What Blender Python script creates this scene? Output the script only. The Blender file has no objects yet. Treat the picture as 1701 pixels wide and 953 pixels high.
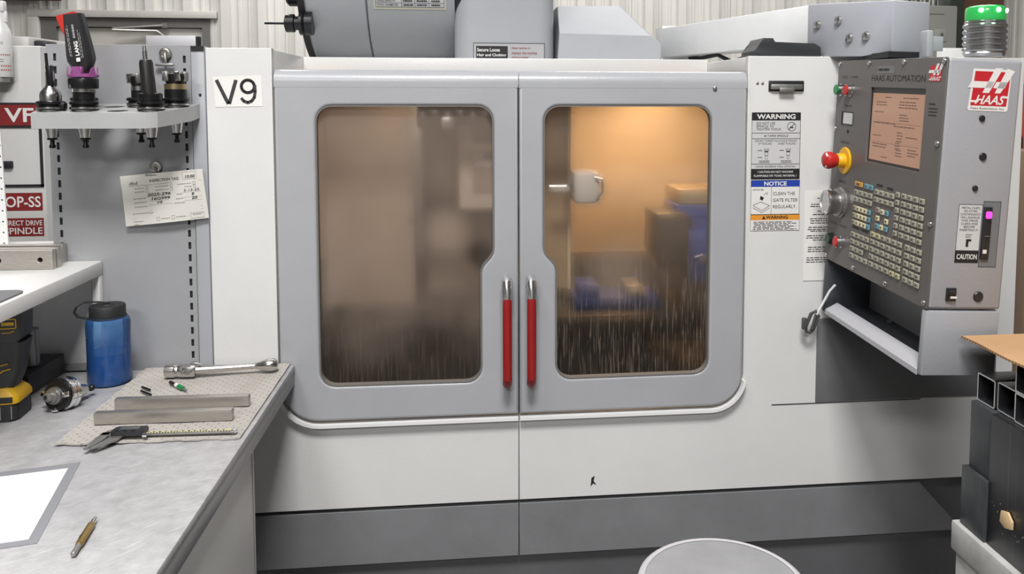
import bpy, bmesh, math, random
from mathutils import Vector, Matrix
random.seed(7)
SC = bpy.context.scene
COL = SC.collection
PI = math.pi

# ------------------------------------------------------------------ camera
cam_d = bpy.data.cameras.new('camera'); cam = bpy.data.objects.new('camera', cam_d); COL.objects.link(cam)
YAW, TILT, ROLL, FPX, PPX, PPY = 0.110262, 0.0694136, -0.0015289, 1381.79, 935.33, 260.05
fw = Vector((math.sin(YAW)*math.cos(TILT), math.cos(YAW)*math.cos(TILT), -math.sin(TILT)))
rt = Vector((math.cos(YAW), -math.sin(YAW), 0)); dn = fw.cross(rt)
rt2 = math.cos(ROLL)*rt + math.sin(ROLL)*dn; dn2 = -math.sin(ROLL)*rt + math.cos(ROLL)*dn
m = Matrix((rt2, -dn2, -fw)).transposed().to_4x4(); m.translation = (0, -1.85, 1.55)
cam.matrix_world = m
cam_d.sensor_width = 36; cam_d.sensor_fit = 'HORIZONTAL'; cam_d.lens = FPX/1701*36
cam_d.shift_x = -(PPX-850.5)/1701; cam_d.shift_y = (PPY-476.5)/1701
cam_d.clip_start = 0.02
SC.camera = cam

# ------------------------------------------------------------------ light and exposure
w = bpy.data.worlds.new('world'); SC.world = w; w.use_nodes = True
w.node_tree.nodes['Background'].inputs[0].default_value = (0.8, 0.85, 0.9, 1)
w.node_tree.nodes['Background'].inputs[1].default_value = 0.3
SC.view_settings.view_transform = 'Standard'; SC.view_settings.look = 'None'
SC.view_settings.gamma = 1; SC.view_settings.use_curve_mapping = False
SC.view_settings.exposure = -0.31
SC.cycles.max_bounces = 8; SC.cycles.transparent_max_bounces = 12; SC.cycles.sample_clamp_indirect = 4
SC.cycles.caustics_reflective = False; SC.cycles.caustics_refractive = False
def area(name, loc, aim, sx, sy, power, col=(1, .985, .97)):
    d = bpy.data.lights.new(name, 'AREA'); d.shape = 'RECTANGLE'; d.size = sx; d.size_y = sy
    d.energy = power; d.color = col
    o = bpy.data.objects.new(name, d); COL.objects.link(o); o.location = loc
    o.rotation_euler = (Vector(aim)-Vector(loc)).to_track_quat('-Z', 'Y').to_euler()
    return o
area('ceiling_or_fill_lamp', (-1.2, -1.6, 4.2), (-1.2, -1.6, 0), 0.5, 1.4, 40)
area('ceiling_or_fill_lamp', (-1.0, -4.8, 3.7), (-0.6, -3.6, 0), 1.6, 0.5, 110)  # added fill lamp behind the camera, brightens the lower front
area('ceiling_or_fill_lamp', (-0.02, -2.15, 4.2), (-0.02, -2.15, 0), 0.9, 0.9, 215)
area('ceiling_or_fill_lamp', (-1.4, 3.2, 4.2), (-2.0, 3.6, 0), 3.0, 0.5, 170)
area('ceiling_or_fill_lamp', (2.0, 3.2, 4.2), (2.2, 3.6, 0), 3.0, 0.5, 150)

# ------------------------------------------------------------------ materials
def lin(c): c /= 255; return c/12.92 if c <= .04045 else ((c+.055)/1.055)**2.4
def A(r, g, b, k=1.0): return tuple(min(lin(x)*k, .95) for x in (r, g, b))
MATS = {}
def mat(name, col, rough=.5, metal=0, var=0, scale=6, bump=0, bscale=60, stretch=(1, 1, 1), coat=0, spec=.5, emit=None, estr=1, alpha=1, trans=0):
    if name in MATS: return MATS[name]
    M = bpy.data.materials.new(name); MATS[name] = M; M.use_nodes = True
    nt = M.node_tree; n = nt.nodes; L = nt.links; p = n['Principled BSDF']
    p.inputs['Base Color'].default_value = (*col, 1); p.inputs['Roughness'].default_value = rough
    p.inputs['Metallic'].default_value = metal; p.inputs['Specular IOR Level'].default_value = spec
    p.inputs['Coat Weight'].default_value = coat; p.inputs['Transmission Weight'].default_value = trans
    if emit: p.inputs['Emission Color'].default_value = (*emit, 1); p.inputs['Emission Strength'].default_value = estr
    if var or bump:
        tc = n.new('ShaderNodeTexCoord'); mp = n.new('ShaderNodeMapping'); mp.inputs['Scale'].default_value = stretch
        L.new(tc.outputs['Object'], mp.inputs[0])
    if var:
        nz = n.new('ShaderNodeTexNoise'); nz.inputs['Scale'].default_value = scale; nz.inputs['Detail'].default_value = 6
        nz.inputs['Roughness'].default_value = .65
        L.new(mp.outputs[0], nz.inputs[0])
        rp = n.new('ShaderNodeValToRGB'); L.new(nz.outputs[0], rp.inputs[0])
        rp.color_ramp.elements[0].position = .3; rp.color_ramp.elements[1].position = .7
        rp.color_ramp.elements[0].color = (*[c*(1-var) for c in col], 1)
        rp.color_ramp.elements[1].color = (*[min(c*(1+var*.6), .97) for c in col], 1)
        L.new(rp.outputs[0], p.inputs['Base Color'])
    if bump:
        nb = n.new('ShaderNodeTexNoise'); nb.inputs['Scale'].default_value = bscale; nb.inputs['Detail'].default_value = 3
        L.new(mp.outputs[0], nb.inputs[0])
        bp = n.new('ShaderNodeBump'); bp.inputs['Strength'].default_value = bump; bp.inputs['Distance'].default_value = .002
        L.new(nb.outputs[0], bp.inputs['Height']); L.new(bp.outputs[0], p.inputs['Normal'])
    return M

white_paint = mat('white_paint', (.70, .70, .69), .32, var=.05, scale=3, bump=.12, bscale=160)
grey_paint = mat('grey_paint', (.385, .393, .415), .3, var=.06, scale=4, bump=.12, bscale=160)
base_paint = mat('base_paint', (.20, .205, .215), .45, var=.14, scale=5, bump=.15, bscale=120)
dark_base = mat('dark_base', (.115, .118, .125), .5, var=.15, scale=5)
panel_grey = mat('panel_grey', (.33, .335, .35), .35, var=.07, scale=4, bump=.1, bscale=150)
pend_grey = mat('pendant_grey', (.335, .342, .365), .42, var=.05, scale=5, bump=.15, bscale=200)
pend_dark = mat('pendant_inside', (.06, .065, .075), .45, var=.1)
face_brown = mat('pendant_face', (.125, .114, .106), .42, var=.08, scale=9)
black = mat('black_plastic', (.018, .018, .02), .4)
rubber = mat('black_rubber', (.014, .014, .015), .6)
blackox = mat('black_oxide', (.03, .03, .032), .35, metal=.7, var=.2, scale=40)
steel = mat('steel', (.62, .61, .59), .25, metal=1, var=.12, scale=30)
groundsteel = mat('ground_steel', (.50, .47, .43), .38, metal=.85, var=.12, scale=60, stretch=(1, 8, 8))
chrome = mat('chrome', (.82, .82, .82), .1, metal=1)
dullsteel = mat('dull_steel', (.36, .355, .34), .4, metal=.8, var=.2, scale=25)
red_tape = mat('red_tape', (.30, .012, .012), .38, var=.1, scale=50)
ink = mat('black_ink', (.012, .012, .014), .6)
paper = mat('paper_white', (.78, .77, .74), .7)
decal_white = mat('decal_white', (.74, .73, .71), .5)
decal_grey = mat('decal_grey', (.56, .565, .57), .5)
decal_blue = mat('decal_blue', (.015, .05, .36), .5)
decal_orange = mat('decal_orange', (.75, .30, .03), .5)
decal_red = mat('decal_red', (.50, .02, .03), .45)
decal_maroon = mat('decal_maroon', (.22, .018, .02), .5)
yellow = mat('yellow_plastic', (.75, .42, .01), .4)
estop_red = mat('red_plastic', (.50, .02, .018), .35)
green_p = mat('green_plastic', (.01, .22, .06), .3)
cardboard = mat('cardboard', (.50, .30, .15), .8, var=.08, scale=12)
dkcard = mat('cardboard_edge', (.22, .12, .055), .9)
siding = mat('siding_paint', (.60, .585, .55), .45, var=.10, scale=2.5, stretch=(1, 1, .4))
concrete = mat('concrete', (.20, .195, .19), .7, var=.2, scale=2)
ceil_m = mat('ceiling_paint', (.5, .5, .5), .8)
leak_orange = mat('light_leak_orange', (.36, .13, .03), .7, var=.4, scale=40)
warmwall = mat('enclosure_paint', (.62, .56, .46), .5, var=.15, scale=5)

def scratched(name, c0, c1, rough, metal, sc=(3, 40, 3), bump=.1):
    M = mat(name, c0, rough, metal, var=.20, scale=34)
    nt = M.node_tree; n = nt.nodes; L = nt.links; p = n['Principled BSDF']
    src = p.inputs['Base Color'].links[0].from_socket
    tc = n.new('ShaderNodeTexCoord'); mix = n.new('ShaderNodeMixRGB')
    prev = src
    for k, (rot, s, th) in enumerate([(.5, (.6, .006, 1), .69), (-.3, (.45, .007, 1), .70), (.15, (.9, .005, 1), .68), (1.2, (.4, .006, 1), .70), (.8, (.2, .008, 1), .67)]):
        mp = n.new('ShaderNodeMapping'); mp.vector_type = 'TEXTURE'; mp.inputs['Rotation'].default_value = (0, 0, rot); mp.inputs['Scale'].default_value = s
        mp.inputs['Location'].default_value = (k*7.3, k*3.1, 0)
        nz = n.new('ShaderNodeTexNoise'); nz.inputs['Scale'].default_value = 3; nz.inputs['Detail'].default_value = 3
        L.new(tc.outputs['Object'], mp.inputs[0]); L.new(mp.outputs[0], nz.inputs[0])
        r = n.new('ShaderNodeMapRange'); r.inputs[1].default_value = th-.05; r.inputs[2].default_value = th+.06
        r.inputs[4].default_value = .55
        L.new(nz.outputs[0], r.inputs[0])
        mx = n.new('ShaderNodeMixRGB'); mx.inputs[2].default_value = (*c1, 1)
        L.new(r.outputs[0], mx.inputs[0]); L.new(prev, mx.inputs[1]); prev = mx.outputs[0]
    L.new(prev, p.inputs['Base Color'])
    return M
bench_steel = scratched('bench_steel', (.45, .445, .455), (.78, .78, .80), .42, .15)
tube_black = scratched('tube_black', (.022, .023, .026), (.07, .075, .08), .32, .2)
tube_grey = scratched('tube_grey', (.055, .06, .064), (.10, .11, .115), .4, .2)
timber_white = mat('timber_white', (.52, .52, .50), .75, var=.28, scale=14)

def pad_mat():
    M = mat('absorbent_pad', (.42, .395, .365), .9, var=.10, scale=9, bump=.5, bscale=90)
    nt = M.node_tree; n = nt.nodes; L = nt.links; p = n['Principled BSDF']
    src = p.inputs['Base Color'].links[0].from_socket
    tc = n.new('ShaderNodeTexCoord'); mp = n.new('ShaderNodeMapping')
    mp.inputs['Rotation'].default_value = (0, 0, .785); mp.inputs['Scale'].default_value = (74, 74, 0)
    L.new(tc.outputs['Object'], mp.inputs[0])
    v = n.new('ShaderNodeTexVoronoi'); v.inputs['Scale'].default_value = 1; v.inputs['Randomness'].default_value = .12
    L.new(mp.outputs[0], v.inputs['Vector'])
    r = n.new('ShaderNodeMapRange'); r.inputs[1].default_value = .12; r.inputs[2].default_value = .2; r.inputs[3].default_value = .7; r.inputs[4].default_value = 0
    L.new(v.outputs['Distance'], r.inputs[0])
    nz = n.new('ShaderNodeTexNoise'); nz.inputs['Scale'].default_value = 7; nz.inputs['Detail'].default_value = 8
    L.new(tc.outputs['Object'], nz.inputs[0])
    r2 = n.new('ShaderNodeMapRange'); r2.inputs[1].default_value = .56; r2.inputs[2].default_value = .75; r2.inputs[4].default_value = .55
    L.new(nz.outputs[0], r2.inputs[0])
    m0 = n.new('ShaderNodeMixRGB'); m0.inputs[2].default_value = (.25, .16, .12, 1); L.new(r2.outputs[0], m0.inputs[0]); L.new(src, m0.inputs[1])
    m1 = n.new('ShaderNodeMixRGB'); m1.inputs[2].default_value = (.16, .13, .11, 1); L.new(r.outputs[0], m1.inputs[0]); L.new(m0.outputs[0], m1.inputs[1])
    L.new(m1.outputs[0], p.inputs['Base Color'])
    return M
pad_m = pad_mat()

def pane_mat(name, film, haze0, haze1, streak_top, streak_amt, tint, spots=(), zlow=.92, zhigh=1.2, low=.25, blur=.5):
    """Coolant-filmed polycarbonate: clear sheet, dried film, run streaks and drops, gloss."""
    M = bpy.data.materials.new(name); MATS[name] = M; M.use_nodes = True
    nt = M.node_tree; n = nt.nodes; L = nt.links; n.clear()
    out = n.new('ShaderNodeOutputMaterial')
    tr = n.new('ShaderNodeBsdfTransparent'); tr.inputs[0].default_value = (*tint, 1)
    df = n.new('ShaderNodeBsdfDiffuse'); df.inputs[0].default_value = (*film, 1)
    tl = n.new('ShaderNodeBsdfTranslucent'); tl.inputs[0].default_value = (*film, 1)
    fm = n.new('ShaderNodeMixShader'); fm.inputs[0].default_value = .55
    L.new(df.outputs[0], fm.inputs[1]); L.new(tl.outputs[0], fm.inputs[2])
    tc = n.new('ShaderNodeTexCoord')
    nz = n.new('ShaderNodeTexNoise'); nz.inputs['Scale'].default_value = 5; nz.inputs['Detail'].default_value = 3
    L.new(tc.outputs['Object'], nz.inputs[0])
    hz = n.new('ShaderNodeMapRange'); hz.inputs[1].default_value = .3; hz.inputs[2].default_value = .7
    hz.inputs[3].default_value = haze0; hz.inputs[4].default_value = haze1; L.new(nz.outputs[0], hz.inputs[0])
    sep = n.new('ShaderNodeSeparateXYZ'); L.new(tc.outputs['Object'], sep.inputs[0])
    zg = n.new('ShaderNodeMapRange'); zg.interpolation_type = 'SMOOTHSTEP'; zg.inputs[1].default_value = zlow; zg.inputs[2].default_value = zhigh; zg.inputs[3].default_value = low  # film thinned low down to darken it, standing in for shade inside
    nv = n.new('ShaderNodeTexNoise'); nv.inputs['Scale'].default_value = 7; L.new(tc.outputs['Object'], nv.inputs[0])
    wz = n.new('ShaderNodeMath'); wz.operation = 'MULTIPLY_ADD'; wz.inputs[1].default_value = .35; L.new(nv.outputs[0], wz.inputs[0]); L.new(sep.outputs[2], wz.inputs[2])
    sb = n.new('ShaderNodeMath'); sb.operation = 'SUBTRACT'; sb.inputs[1].default_value = .175; L.new(wz.outputs[0], sb.inputs[0]); L.new(sb.outputs[0], zg.inputs[0])
    hm = n.new('ShaderNodeMath'); hm.operation = 'MULTIPLY'; L.new(hz.outputs[0], hm.inputs[0]); L.new(zg.outputs[0], hm.inputs[1]); hz = hm
    # run streaks (thin vertical lines) below streak_top (object z)
    mp = n.new('ShaderNodeMapping'); mp.inputs['Scale'].default_value = (380, 1, 16); L.new(tc.outputs['Object'], mp.inputs[0])
    ns = n.new('ShaderNodeTexNoise'); ns.inputs['Scale'].default_value = 1; ns.inputs['Detail'].default_value = 2; ns.inputs['Distortion'].default_value = .6
    L.new(mp.outputs[0], ns.inputs[0])
    st = n.new('ShaderNodeMapRange'); st.inputs[1].default_value = .56; st.inputs[2].default_value = .68; L.new(ns.outputs[0], st.inputs[0])
    zr = n.new('ShaderNodeMapRange'); zr.inputs[1].default_value = streak_top+.05; zr.inputs[2].default_value = streak_top-.10
    zr.inputs[4].default_value = streak_amt; L.new(sep.outputs[2], zr.inputs[0])
    mul = n.new('ShaderNodeMath'); mul.operation = 'MULTIPLY'; L.new(st.outputs[0], mul.inputs[0]); L.new(zr.outputs[0], mul.inputs[1])
    # scattered droplets
    vr = n.new('ShaderNodeTexVoronoi'); vr.inputs['Scale'].default_value = 60; L.new(tc.outputs['Object'], vr.inputs['Vector'])
    dr = n.new('ShaderNodeMapRange'); dr.inputs[1].default_value = .07; dr.inputs[2].default_value = .11; dr.inputs[3].default_value = .35; dr.inputs[4].default_value = 0
    L.new(vr.outputs['Distance'], dr.inputs[0])
    nk = n.new('ShaderNodeTexNoise'); nk.inputs['Scale'].default_value = 9; L.new(tc.outputs['Object'], nk.inputs[0])
    kr = n.new('ShaderNodeMapRange'); kr.inputs[1].default_value = .5; kr.inputs[2].default_value = .7; L.new(nk.outputs[0], kr.inputs[0])
    dm = n.new('ShaderNodeMath'); dm.operation = 'MULTIPLY'; L.new(dr.outputs[0], dm.inputs[0]); L.new(kr.outputs[0], dm.inputs[1])
    a1 = n.new('ShaderNodeMath'); a1.operation = 'ADD'; L.new(hz.outputs[0], a1.inputs[0]); L.new(mul.outputs[0], a1.inputs[1])
    a2 = n.new('ShaderNodeMath'); a2.operation = 'ADD'; a2.use_clamp = True; L.new(a1.outputs[0], a2.inputs[0]); L.new(dm.outputs[0], a2.inputs[1])
    prev = a2.outputs[0]
    for (x, z, r, amt) in spots:      # film patches; the brightest on the left pane paints in a reflection
        vd = n.new('ShaderNodeVectorMath'); vd.operation = 'DISTANCE'; L.new(tc.outputs['Object'], vd.inputs[0]); vd.inputs[1].default_value = (x-.37, -.496, z)
        q = n.new('ShaderNodeMapRange'); q.interpolation_type = 'SMOOTHSTEP'; q.inputs[1].default_value = r; q.inputs[2].default_value = r*.15; q.inputs[4].default_value = amt
        L.new(vd.outputs['Value'], q.inputs[0])
        ad = n.new('ShaderNodeMath'); ad.operation = 'ADD'; ad.use_clamp = True; L.new(prev, ad.inputs[0]); L.new(q.outputs[0], ad.inputs[1]); prev = ad.outputs[0]
    rf = n.new('ShaderNodeBsdfRefraction'); rf.inputs['Color'].default_value = (*tint, 1); rf.inputs['Roughness'].default_value = .42; rf.inputs['IOR'].default_value = 1.12
    tm = n.new('ShaderNodeMixShader'); tm.inputs[0].default_value = blur; L.new(tr.outputs[0], tm.inputs[1]); L.new(rf.outputs[0], tm.inputs[2])
    mx = n.new('ShaderNodeMixShader'); L.new(prev, mx.inputs[0]); L.new(tm.outputs[0], mx.inputs[1]); L.new(fm.outputs[0], mx.inputs[2])
    gl = n.new('ShaderNodeBsdfGlossy'); gl.inputs['Roughness'].default_value = .12
    fr = n.new('ShaderNodeFresnel'); fr.inputs[0].default_value = 1.4
    m2 = n.new('ShaderNodeMixShader'); L.new(fr.outputs[0], m2.inputs[0]); L.new(mx.outputs[0], m2.inputs[1]); L.new(gl.outputs[0], m2.inputs[2])
    L.new(m2.outputs[0], out.inputs[0])
    return M

# ------------------------------------------------------------------ mesh builder
def MX(o=(0, 0, 0), u=(1, 0, 0), v=(0, 0, 1)):
    """frame with local x = u, local y = v, local z = u x v, at o"""
    u = Vector(u).normalized(); v = Vector(v).normalized(); n = u.cross(v)
    M = Matrix((u, v, n)).transposed().to_4x4(); M.translation = o
    return M
I4 = Matrix.Identity(4)
class G:
    def __init__(s, m=None): s.bm = bmesh.new(); s.lay = s.bm.faces.layers.int.new('done'); s.mats = []; s.cur = 0; s.m(m) if m else None
    def m(s, mt):
        if mt not in s.mats: s.mats.append(mt)
        s.cur = s.mats.index(mt); return s
    def _done(s, n0):
        for f in s.bm.faces:
            if not f[s.lay]: f.material_index = s.cur; f.smooth = True; f[s.lay] = 1
        return s
    def box(s, a, b, bev=0, M=None, seg=2):
        n0 = len(s.bm.faces)
        x0, y0, z0 = a; x1, y1, z1 = b
        vs = [s.bm.verts.new(p) for p in ((x0, y0, z0), (x1, y0, z0), (x1, y1, z0), (x0, y1, z0), (x0, y0, z1), (x1, y0, z1), (x1, y1, z1), (x0, y1, z1))]
        fs = [s.bm.faces.new([vs[i] for i in q]) for q in ((3, 2, 1, 0), (4, 5, 6, 7), (0, 1, 5, 4), (1, 2, 6, 5), (2, 3, 7, 6), (3, 0, 4, 7))]
        if M: bmesh.ops.transform(s.bm, matrix=M, verts=vs)
        if bev:
            es = {e for f in fs for e in f.edges}
            bmesh.ops.bevel(s.bm, geom=list(es), offset=bev, segments=seg, profile=.5, affect='EDGES')
        return s._done(n0)
    def quad(s, pts):
        n0 = len(s.bm.faces); s.bm.faces.new([s.bm.verts.new(p) for p in pts]); return s._done(n0)
    def poly(s, pts, M=I4, z=0):
        n0 = len(s.bm.faces); s.bm.faces.new([s.bm.verts.new(M @ Vector((p[0], p[1], z))) for p in pts]); return s._done(n0)
    def rect(s, x0, y0, x1, y1, M=I4, z=0): return s.poly([(x0, y0), (x1, y0), (x1, y1), (x0, y1)], M, z)
    def frame(s, x0, y0, x1, y1, t, M=I4, z=0):
        s.rect(x0, y0, x1, y0+t, M, z); s.rect(x0, y1-t, x1, y1, M, z); s.rect(x0, y0, x0+t, y1, M, z); return s.rect(x1-t, y0, x1, y1, M, z)
    def prism(s, pts, M=I4, z0=0, z1=1, bev=0, seg=2):
        n0 = len(s.bm.faces); k = len(pts)
        lo = [s.bm.verts.new(M @ Vector((p[0], p[1], z0))) for p in pts]; hi = [s.bm.verts.new(M @ Vector((p[0], p[1], z1))) for p in pts]
        fs = [s.bm.faces.new(lo[::-1]), s.bm.faces.new(hi)]
        for i in range(k): fs.append(s.bm.faces.new((lo[i], lo[(i+1) % k], hi[(i+1) % k], hi[i])))
        if bev:
            es = {e for f in fs for e in f.edges}
            bmesh.ops.bevel(s.bm, geom=list(es), offset=bev, segments=seg, profile=.5, affect='EDGES')
        return s._done(n0)
    def loft(s, rings, cap=True):
        n0 = len(s.bm.faces); R = [[s.bm.verts.new(p) for p in r] for r in rings]; k = len(R[0])
        for a, b in zip(R, R[1:]):
            for i in range(k): s.bm.faces.new((a[i], a[(i+1) % k], b[(i+1) % k], b[i]))
        if cap: s.bm.faces.new(R[0][::-1]); s.bm.faces.new(R[-1])
        return s._done(n0)
    def lathe(s, prof, M=I4, seg=24, cap=True):
        """prof: (radius, height along local z)"""
        rings = []
        for r, h in prof:
            rings.append([M @ Vector((max(r, 1e-5)*math.cos(2*PI*i/seg), max(r, 1e-5)*math.sin(2*PI*i/seg), h)) for i in range(seg)])
        return s.loft(rings, cap)
    def tube(s, pts, r, seg=8, closed=False):
        pts = [Vector(p) for p in pts]; k = len(pts); rings = []
        up = None
        for i, p in enumerate(pts):
            a = pts[i-1] if (i or closed) else p; b = pts[(i+1) % k] if (i < k-1 or closed) else p
            t = (b-a).normalized()
            if up is None: up = t.orthogonal().normalized()
            up = (up - t*up.dot(t)); up = up.normalized() if up.length > 1e-6 else t.orthogonal().normalized()
            sd = t.cross(up); rr = r[i] if isinstance(r, (list, tuple)) else r
            rings.append([p + rr*(math.cos(2*PI*j/seg)*up + math.sin(2*PI*j/seg)*sd) for j in range(seg)])
        if closed: rings.append(rings[0]); return s.loft(rings, False)
        return s.loft(rings)
    def hull(s, pts):
        n0 = len(s.bm.faces); vs = [s.bm.verts.new(p) for p in pts]
        r = bmesh.ops.convex_hull(s.bm, input=vs)
        bmesh.ops.delete(s.bm, geom=[g for g in r['geom_interior'] if isinstance(g, bmesh.types.BMVert)], context='VERTS')
        return s._done(0 if n0 == 0 else n0)
    def addmesh(s, me, M=None):
        n0 = len(s.bm.faces)
        if M: me.transform(M)
        s.bm.from_mesh(me); bpy.data.meshes.remove(me); s.lay = s.bm.faces.layers.int['done']; return s._done(n0)
    def plate(s, loops, M, thick, bev=0, res=2):
        """filled 2D outline with holes; front face (local +z) at 0, back at -thick"""
        cu = bpy.data.curves.new('c', 'CURVE'); cu.dimensions = '2D'; cu.fill_mode = 'BOTH'
        cu.extrude = max(thick/2-bev, 1e-5); cu.bevel_depth = bev; cu.bevel_resolution = res; cu.offset = -bev
        for lp in loops:
            sp = cu.splines.new('POLY'); sp.points.add(len(lp)-1); sp.use_cyclic_u = True
            for p, q in zip(sp.points, lp): p.co = (q[0], q[1], 0, 1)
        ob = bpy.data.objects.new('c', cu); me = bpy.data.meshes.new_from_object(ob)
        bpy.data.objects.remove(ob); bpy.data.curves.remove(cu)
        return s.addmesh(me, M @ Matrix.Translation((0, 0, -thick/2)))
    def text(s, txt, M, x, y, h, w=None, bold=0, shear=0, align='C', z=0):
        """cap text of height h centred (or left aligned) on local x,y; optional fitted width w"""
        cu = bpy.data.curves.new('t', 'FONT'); cu.body = txt; cu.size = 1; cu.resolution_u = 3; cu.offset = bold; cu.shear = shear
        ob = bpy.data.objects.new('t', cu); me = bpy.data.meshes.new_from_object(ob)
        bpy.data.objects.remove(ob); bpy.data.curves.remove(cu)
        if not me.vertices: return s
        xs = [v.co.x for v in me.vertices]; ys = [v.co.y for v in me.vertices]
        x0, x1, y0, y1 = min(xs), max(xs), min(ys), max(ys)
        sy = h/(y1-y0); sx = w/(x1-x0) if w else sy
        ox = -(x0+x1)/2 if align == 'C' else -x0
        T = M @ Matrix.Translation((x, y, z)) @ Matrix.Diagonal((sx, sy, 1, 1)) @ Matrix.Translation((ox, -(y0+y1)/2, 0))
        return s.addmesh(me, T)
    def bars(s, x0, x1, y, n, pitch, h, M, z=0, seed=1, gap=.12):
        """rows of print too small to read: broken bars"""
        R = random.Random(seed)
        for r in range(n):
            x = x0 + R.random()*.04*(x1-x0); end = x1 - R.random()*.25*(x1-x0)
            while x < end:
                l = (x1-x0)*(.05+.12*R.random()); s.rect(x, y-r*pitch-h/2, min(x+l, end), y-r*pitch+h/2, M, z); x += l+(x1-x0)*.025
        return s

def rootloc(o):
    while o.parent: o = o.parent
    return o
def obj(name, g, parent=None, sharp=35, label=None, kind=None):
    me = bpy.data.meshes.new(name)
    if parent is not None:
        r = rootloc(parent)
        if r.get('_w'):
            bmesh.ops.translate(g.bm, verts=g.bm.verts, vec=-Vector(r['_w']))
    bmesh.ops.recalc_face_normals(g.bm, faces=g.bm.faces) if getattr(g, 'fix', True) else None
    g.bm.faces.layers.int.remove(g.lay); g.bm.to_mesh(me); g.bm.free()
    for mt in g.mats: me.materials.append(mt)
    me.set_sharp_from_angle(angle=math.radians(sharp))
    o = bpy.data.objects.new(name, me); COL.objects.link(o)
    if parent: o.parent = parent
    if label: o['label'] = label
    if kind: o['kind'] = kind
    return o
def flat(g): g.fix = False; return g
def thing(name, label, cat, loc=(0, 0, 0), group=None, kind=None, M=None):
    """Empty at the thing's base; children are built in world coordinates unless M gives its own frame"""
    o = bpy.data.objects.new(name, None); COL.objects.link(o); o.empty_display_size = .05
    if M is None: o.location = loc; o['_w'] = tuple(loc)
    else: o.matrix_world = M
    if kind: o['kind'] = kind
    if label: o['label'] = label
    if cat: o['category'] = cat
    if group: o['group'] = group
    return o
def tag(o, label, cat, group=None):
    o['label'] = label; o['category'] = cat
    if group: o['group'] = group
    return o
def twin(name, src, parent, M):
    """another piece sharing src's mesh, placed by local matrix M"""
    o = src.copy(); o.name = name; COL.objects.link(o); o.parent = parent; o.matrix_local = M
    return o
def copy_tree(o, parent=None):
    c = o.copy(); COL.objects.link(c); c.parent = parent
    for ch in list(o.children): copy_tree(ch, c)
    return c
def struct(name, g): o = obj(name, g); o['kind'] = 'structure'; return o
def rr(x0, y0, x1, y1, r, n=6):
    """rounded rectangle; r = radius or (bl, br, tr, tl)"""
    if not isinstance(r, tuple): r = (r,)*4
    out = []
    for (cx, cy, a0, q) in ((x0+r[0], y0+r[0], PI, r[0]), (x1-r[1], y0+r[1], 1.5*PI, r[1]), (x1-r[2], y1-r[2], 0, r[2]), (x0+r[3], y1-r[3], PI/2, r[3])):
        if q < 1e-6: out.append((cx, cy)); continue
        for i in range(n+1):
            a = a0 + (PI/2)*i/n; out.append((cx+q*math.cos(a), cy+q*math.sin(a)))
    return out
def circ(cx, cy, r, n=20): return [(cx+r*math.cos(2*PI*i/n), cy+r*math.sin(2*PI*i/n)) for i in range(n)]
def FR(y=0, x=0, z=0): return MX((x, y, z), (1, 0, 0), (0, 0, 1))     # plane facing the viewer side (-y): local x = x, local y = z
#BODY
# ------------------------------------------------------------------ setting
g = G(concrete); g.box((-6, -6, -.1), (6, 5.3, 0)); struct('floor', g)
g = G(ceil_m); g.box((-6, -6, 4.6), (6, 5.3, 4.7)); struct('ceiling', g)
clut = mat('shop_wall', (.27, .27, .27), .7)
g = G(clut); g.box((-6.1, -6, 0), (-6, 5.3, 4.6)); struct('wall_left', g)
g = G(clut); g.box((6, -6, 0), (6.1, 5.3, 4.6)); struct('wall_right', g)
g = G(clut); g.box((-6, -6.1, 0), (6, -6, 4.6)); struct('wall_front', g)
wb = thing('wall_back', 'white ribbed metal siding wall behind the machines', None, (0, 5, 0), kind='structure')
P = .281
def ribs(x0, x1):
    """section of the pressed sheet between x0 and x1: (x, y) with tall and low ribs"""
    k0 = math.floor((x0+1.625)/P)-1; pts = []
    for k in range(k0, k0+30):
        c = -1.625+k*P
        pts += [(c-.040, 0), (c-.032, -.040), (c+.032, -.040), (c+.040, 0)]
        for q in (P*.36, P*.64): pts += [(c+q-.013, 0), (c+q-.009, -.008), (c+q+.009, -.008), (c+q+.013, 0)]
    def yat(x):
        for a, b in zip(pts, pts[1:]):
            if a[0] <= x <= b[0]: return a[1]+(b[1]-a[1])*(x-a[0])/max(b[0]-a[0], 1e-6)
        return 0
    return [(x0, yat(x0))]+[p for p in pts if x0 < p[0] < x1]+[(x1, yat(x1))]
cuts = [-5.98, -5.0, -4.16, -3.31, -2.03, -1.2, -.35, .49, 1.33, 2.17, 3.02, 3.86, 4.7, 5.98]
for a, b in zip(cuts, cuts[1:]):
    z0 = 2.21 if a == -3.31 else 0
    pr = ribs(a, b-.002); g = G(siding); n0 = 0
    lo = [g.bm.verts.new((x, 5+y, z0)) for x, y in pr]; hi = [g.bm.verts.new((x, 5+y, 4.6)) for x, y in pr]
    for i in range(len(pr)-1): g.bm.faces.new((lo[i], lo[i+1], hi[i+1], hi[i]))
    g._done(0); o = obj('siding_sheet', g, wb, sharp=10)
    if a in (-2.03, 1.33):
        g = G(dullsteel)
        for k in range(3):
            x = a+.12+.28*k
            g.lathe([(.009, 0), (.009, .004), (.004, .007)], MX((x, 5, 2.16+.02*(k % 2)), (1, 0, 0), (0, 0, 1)), 8)
        obj('siding_screws', g, wb)
g = G(siding); g.box((-6, 5.2, 0), (6, 5.3, 4.6)); obj('backing', g, wb)

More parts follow.
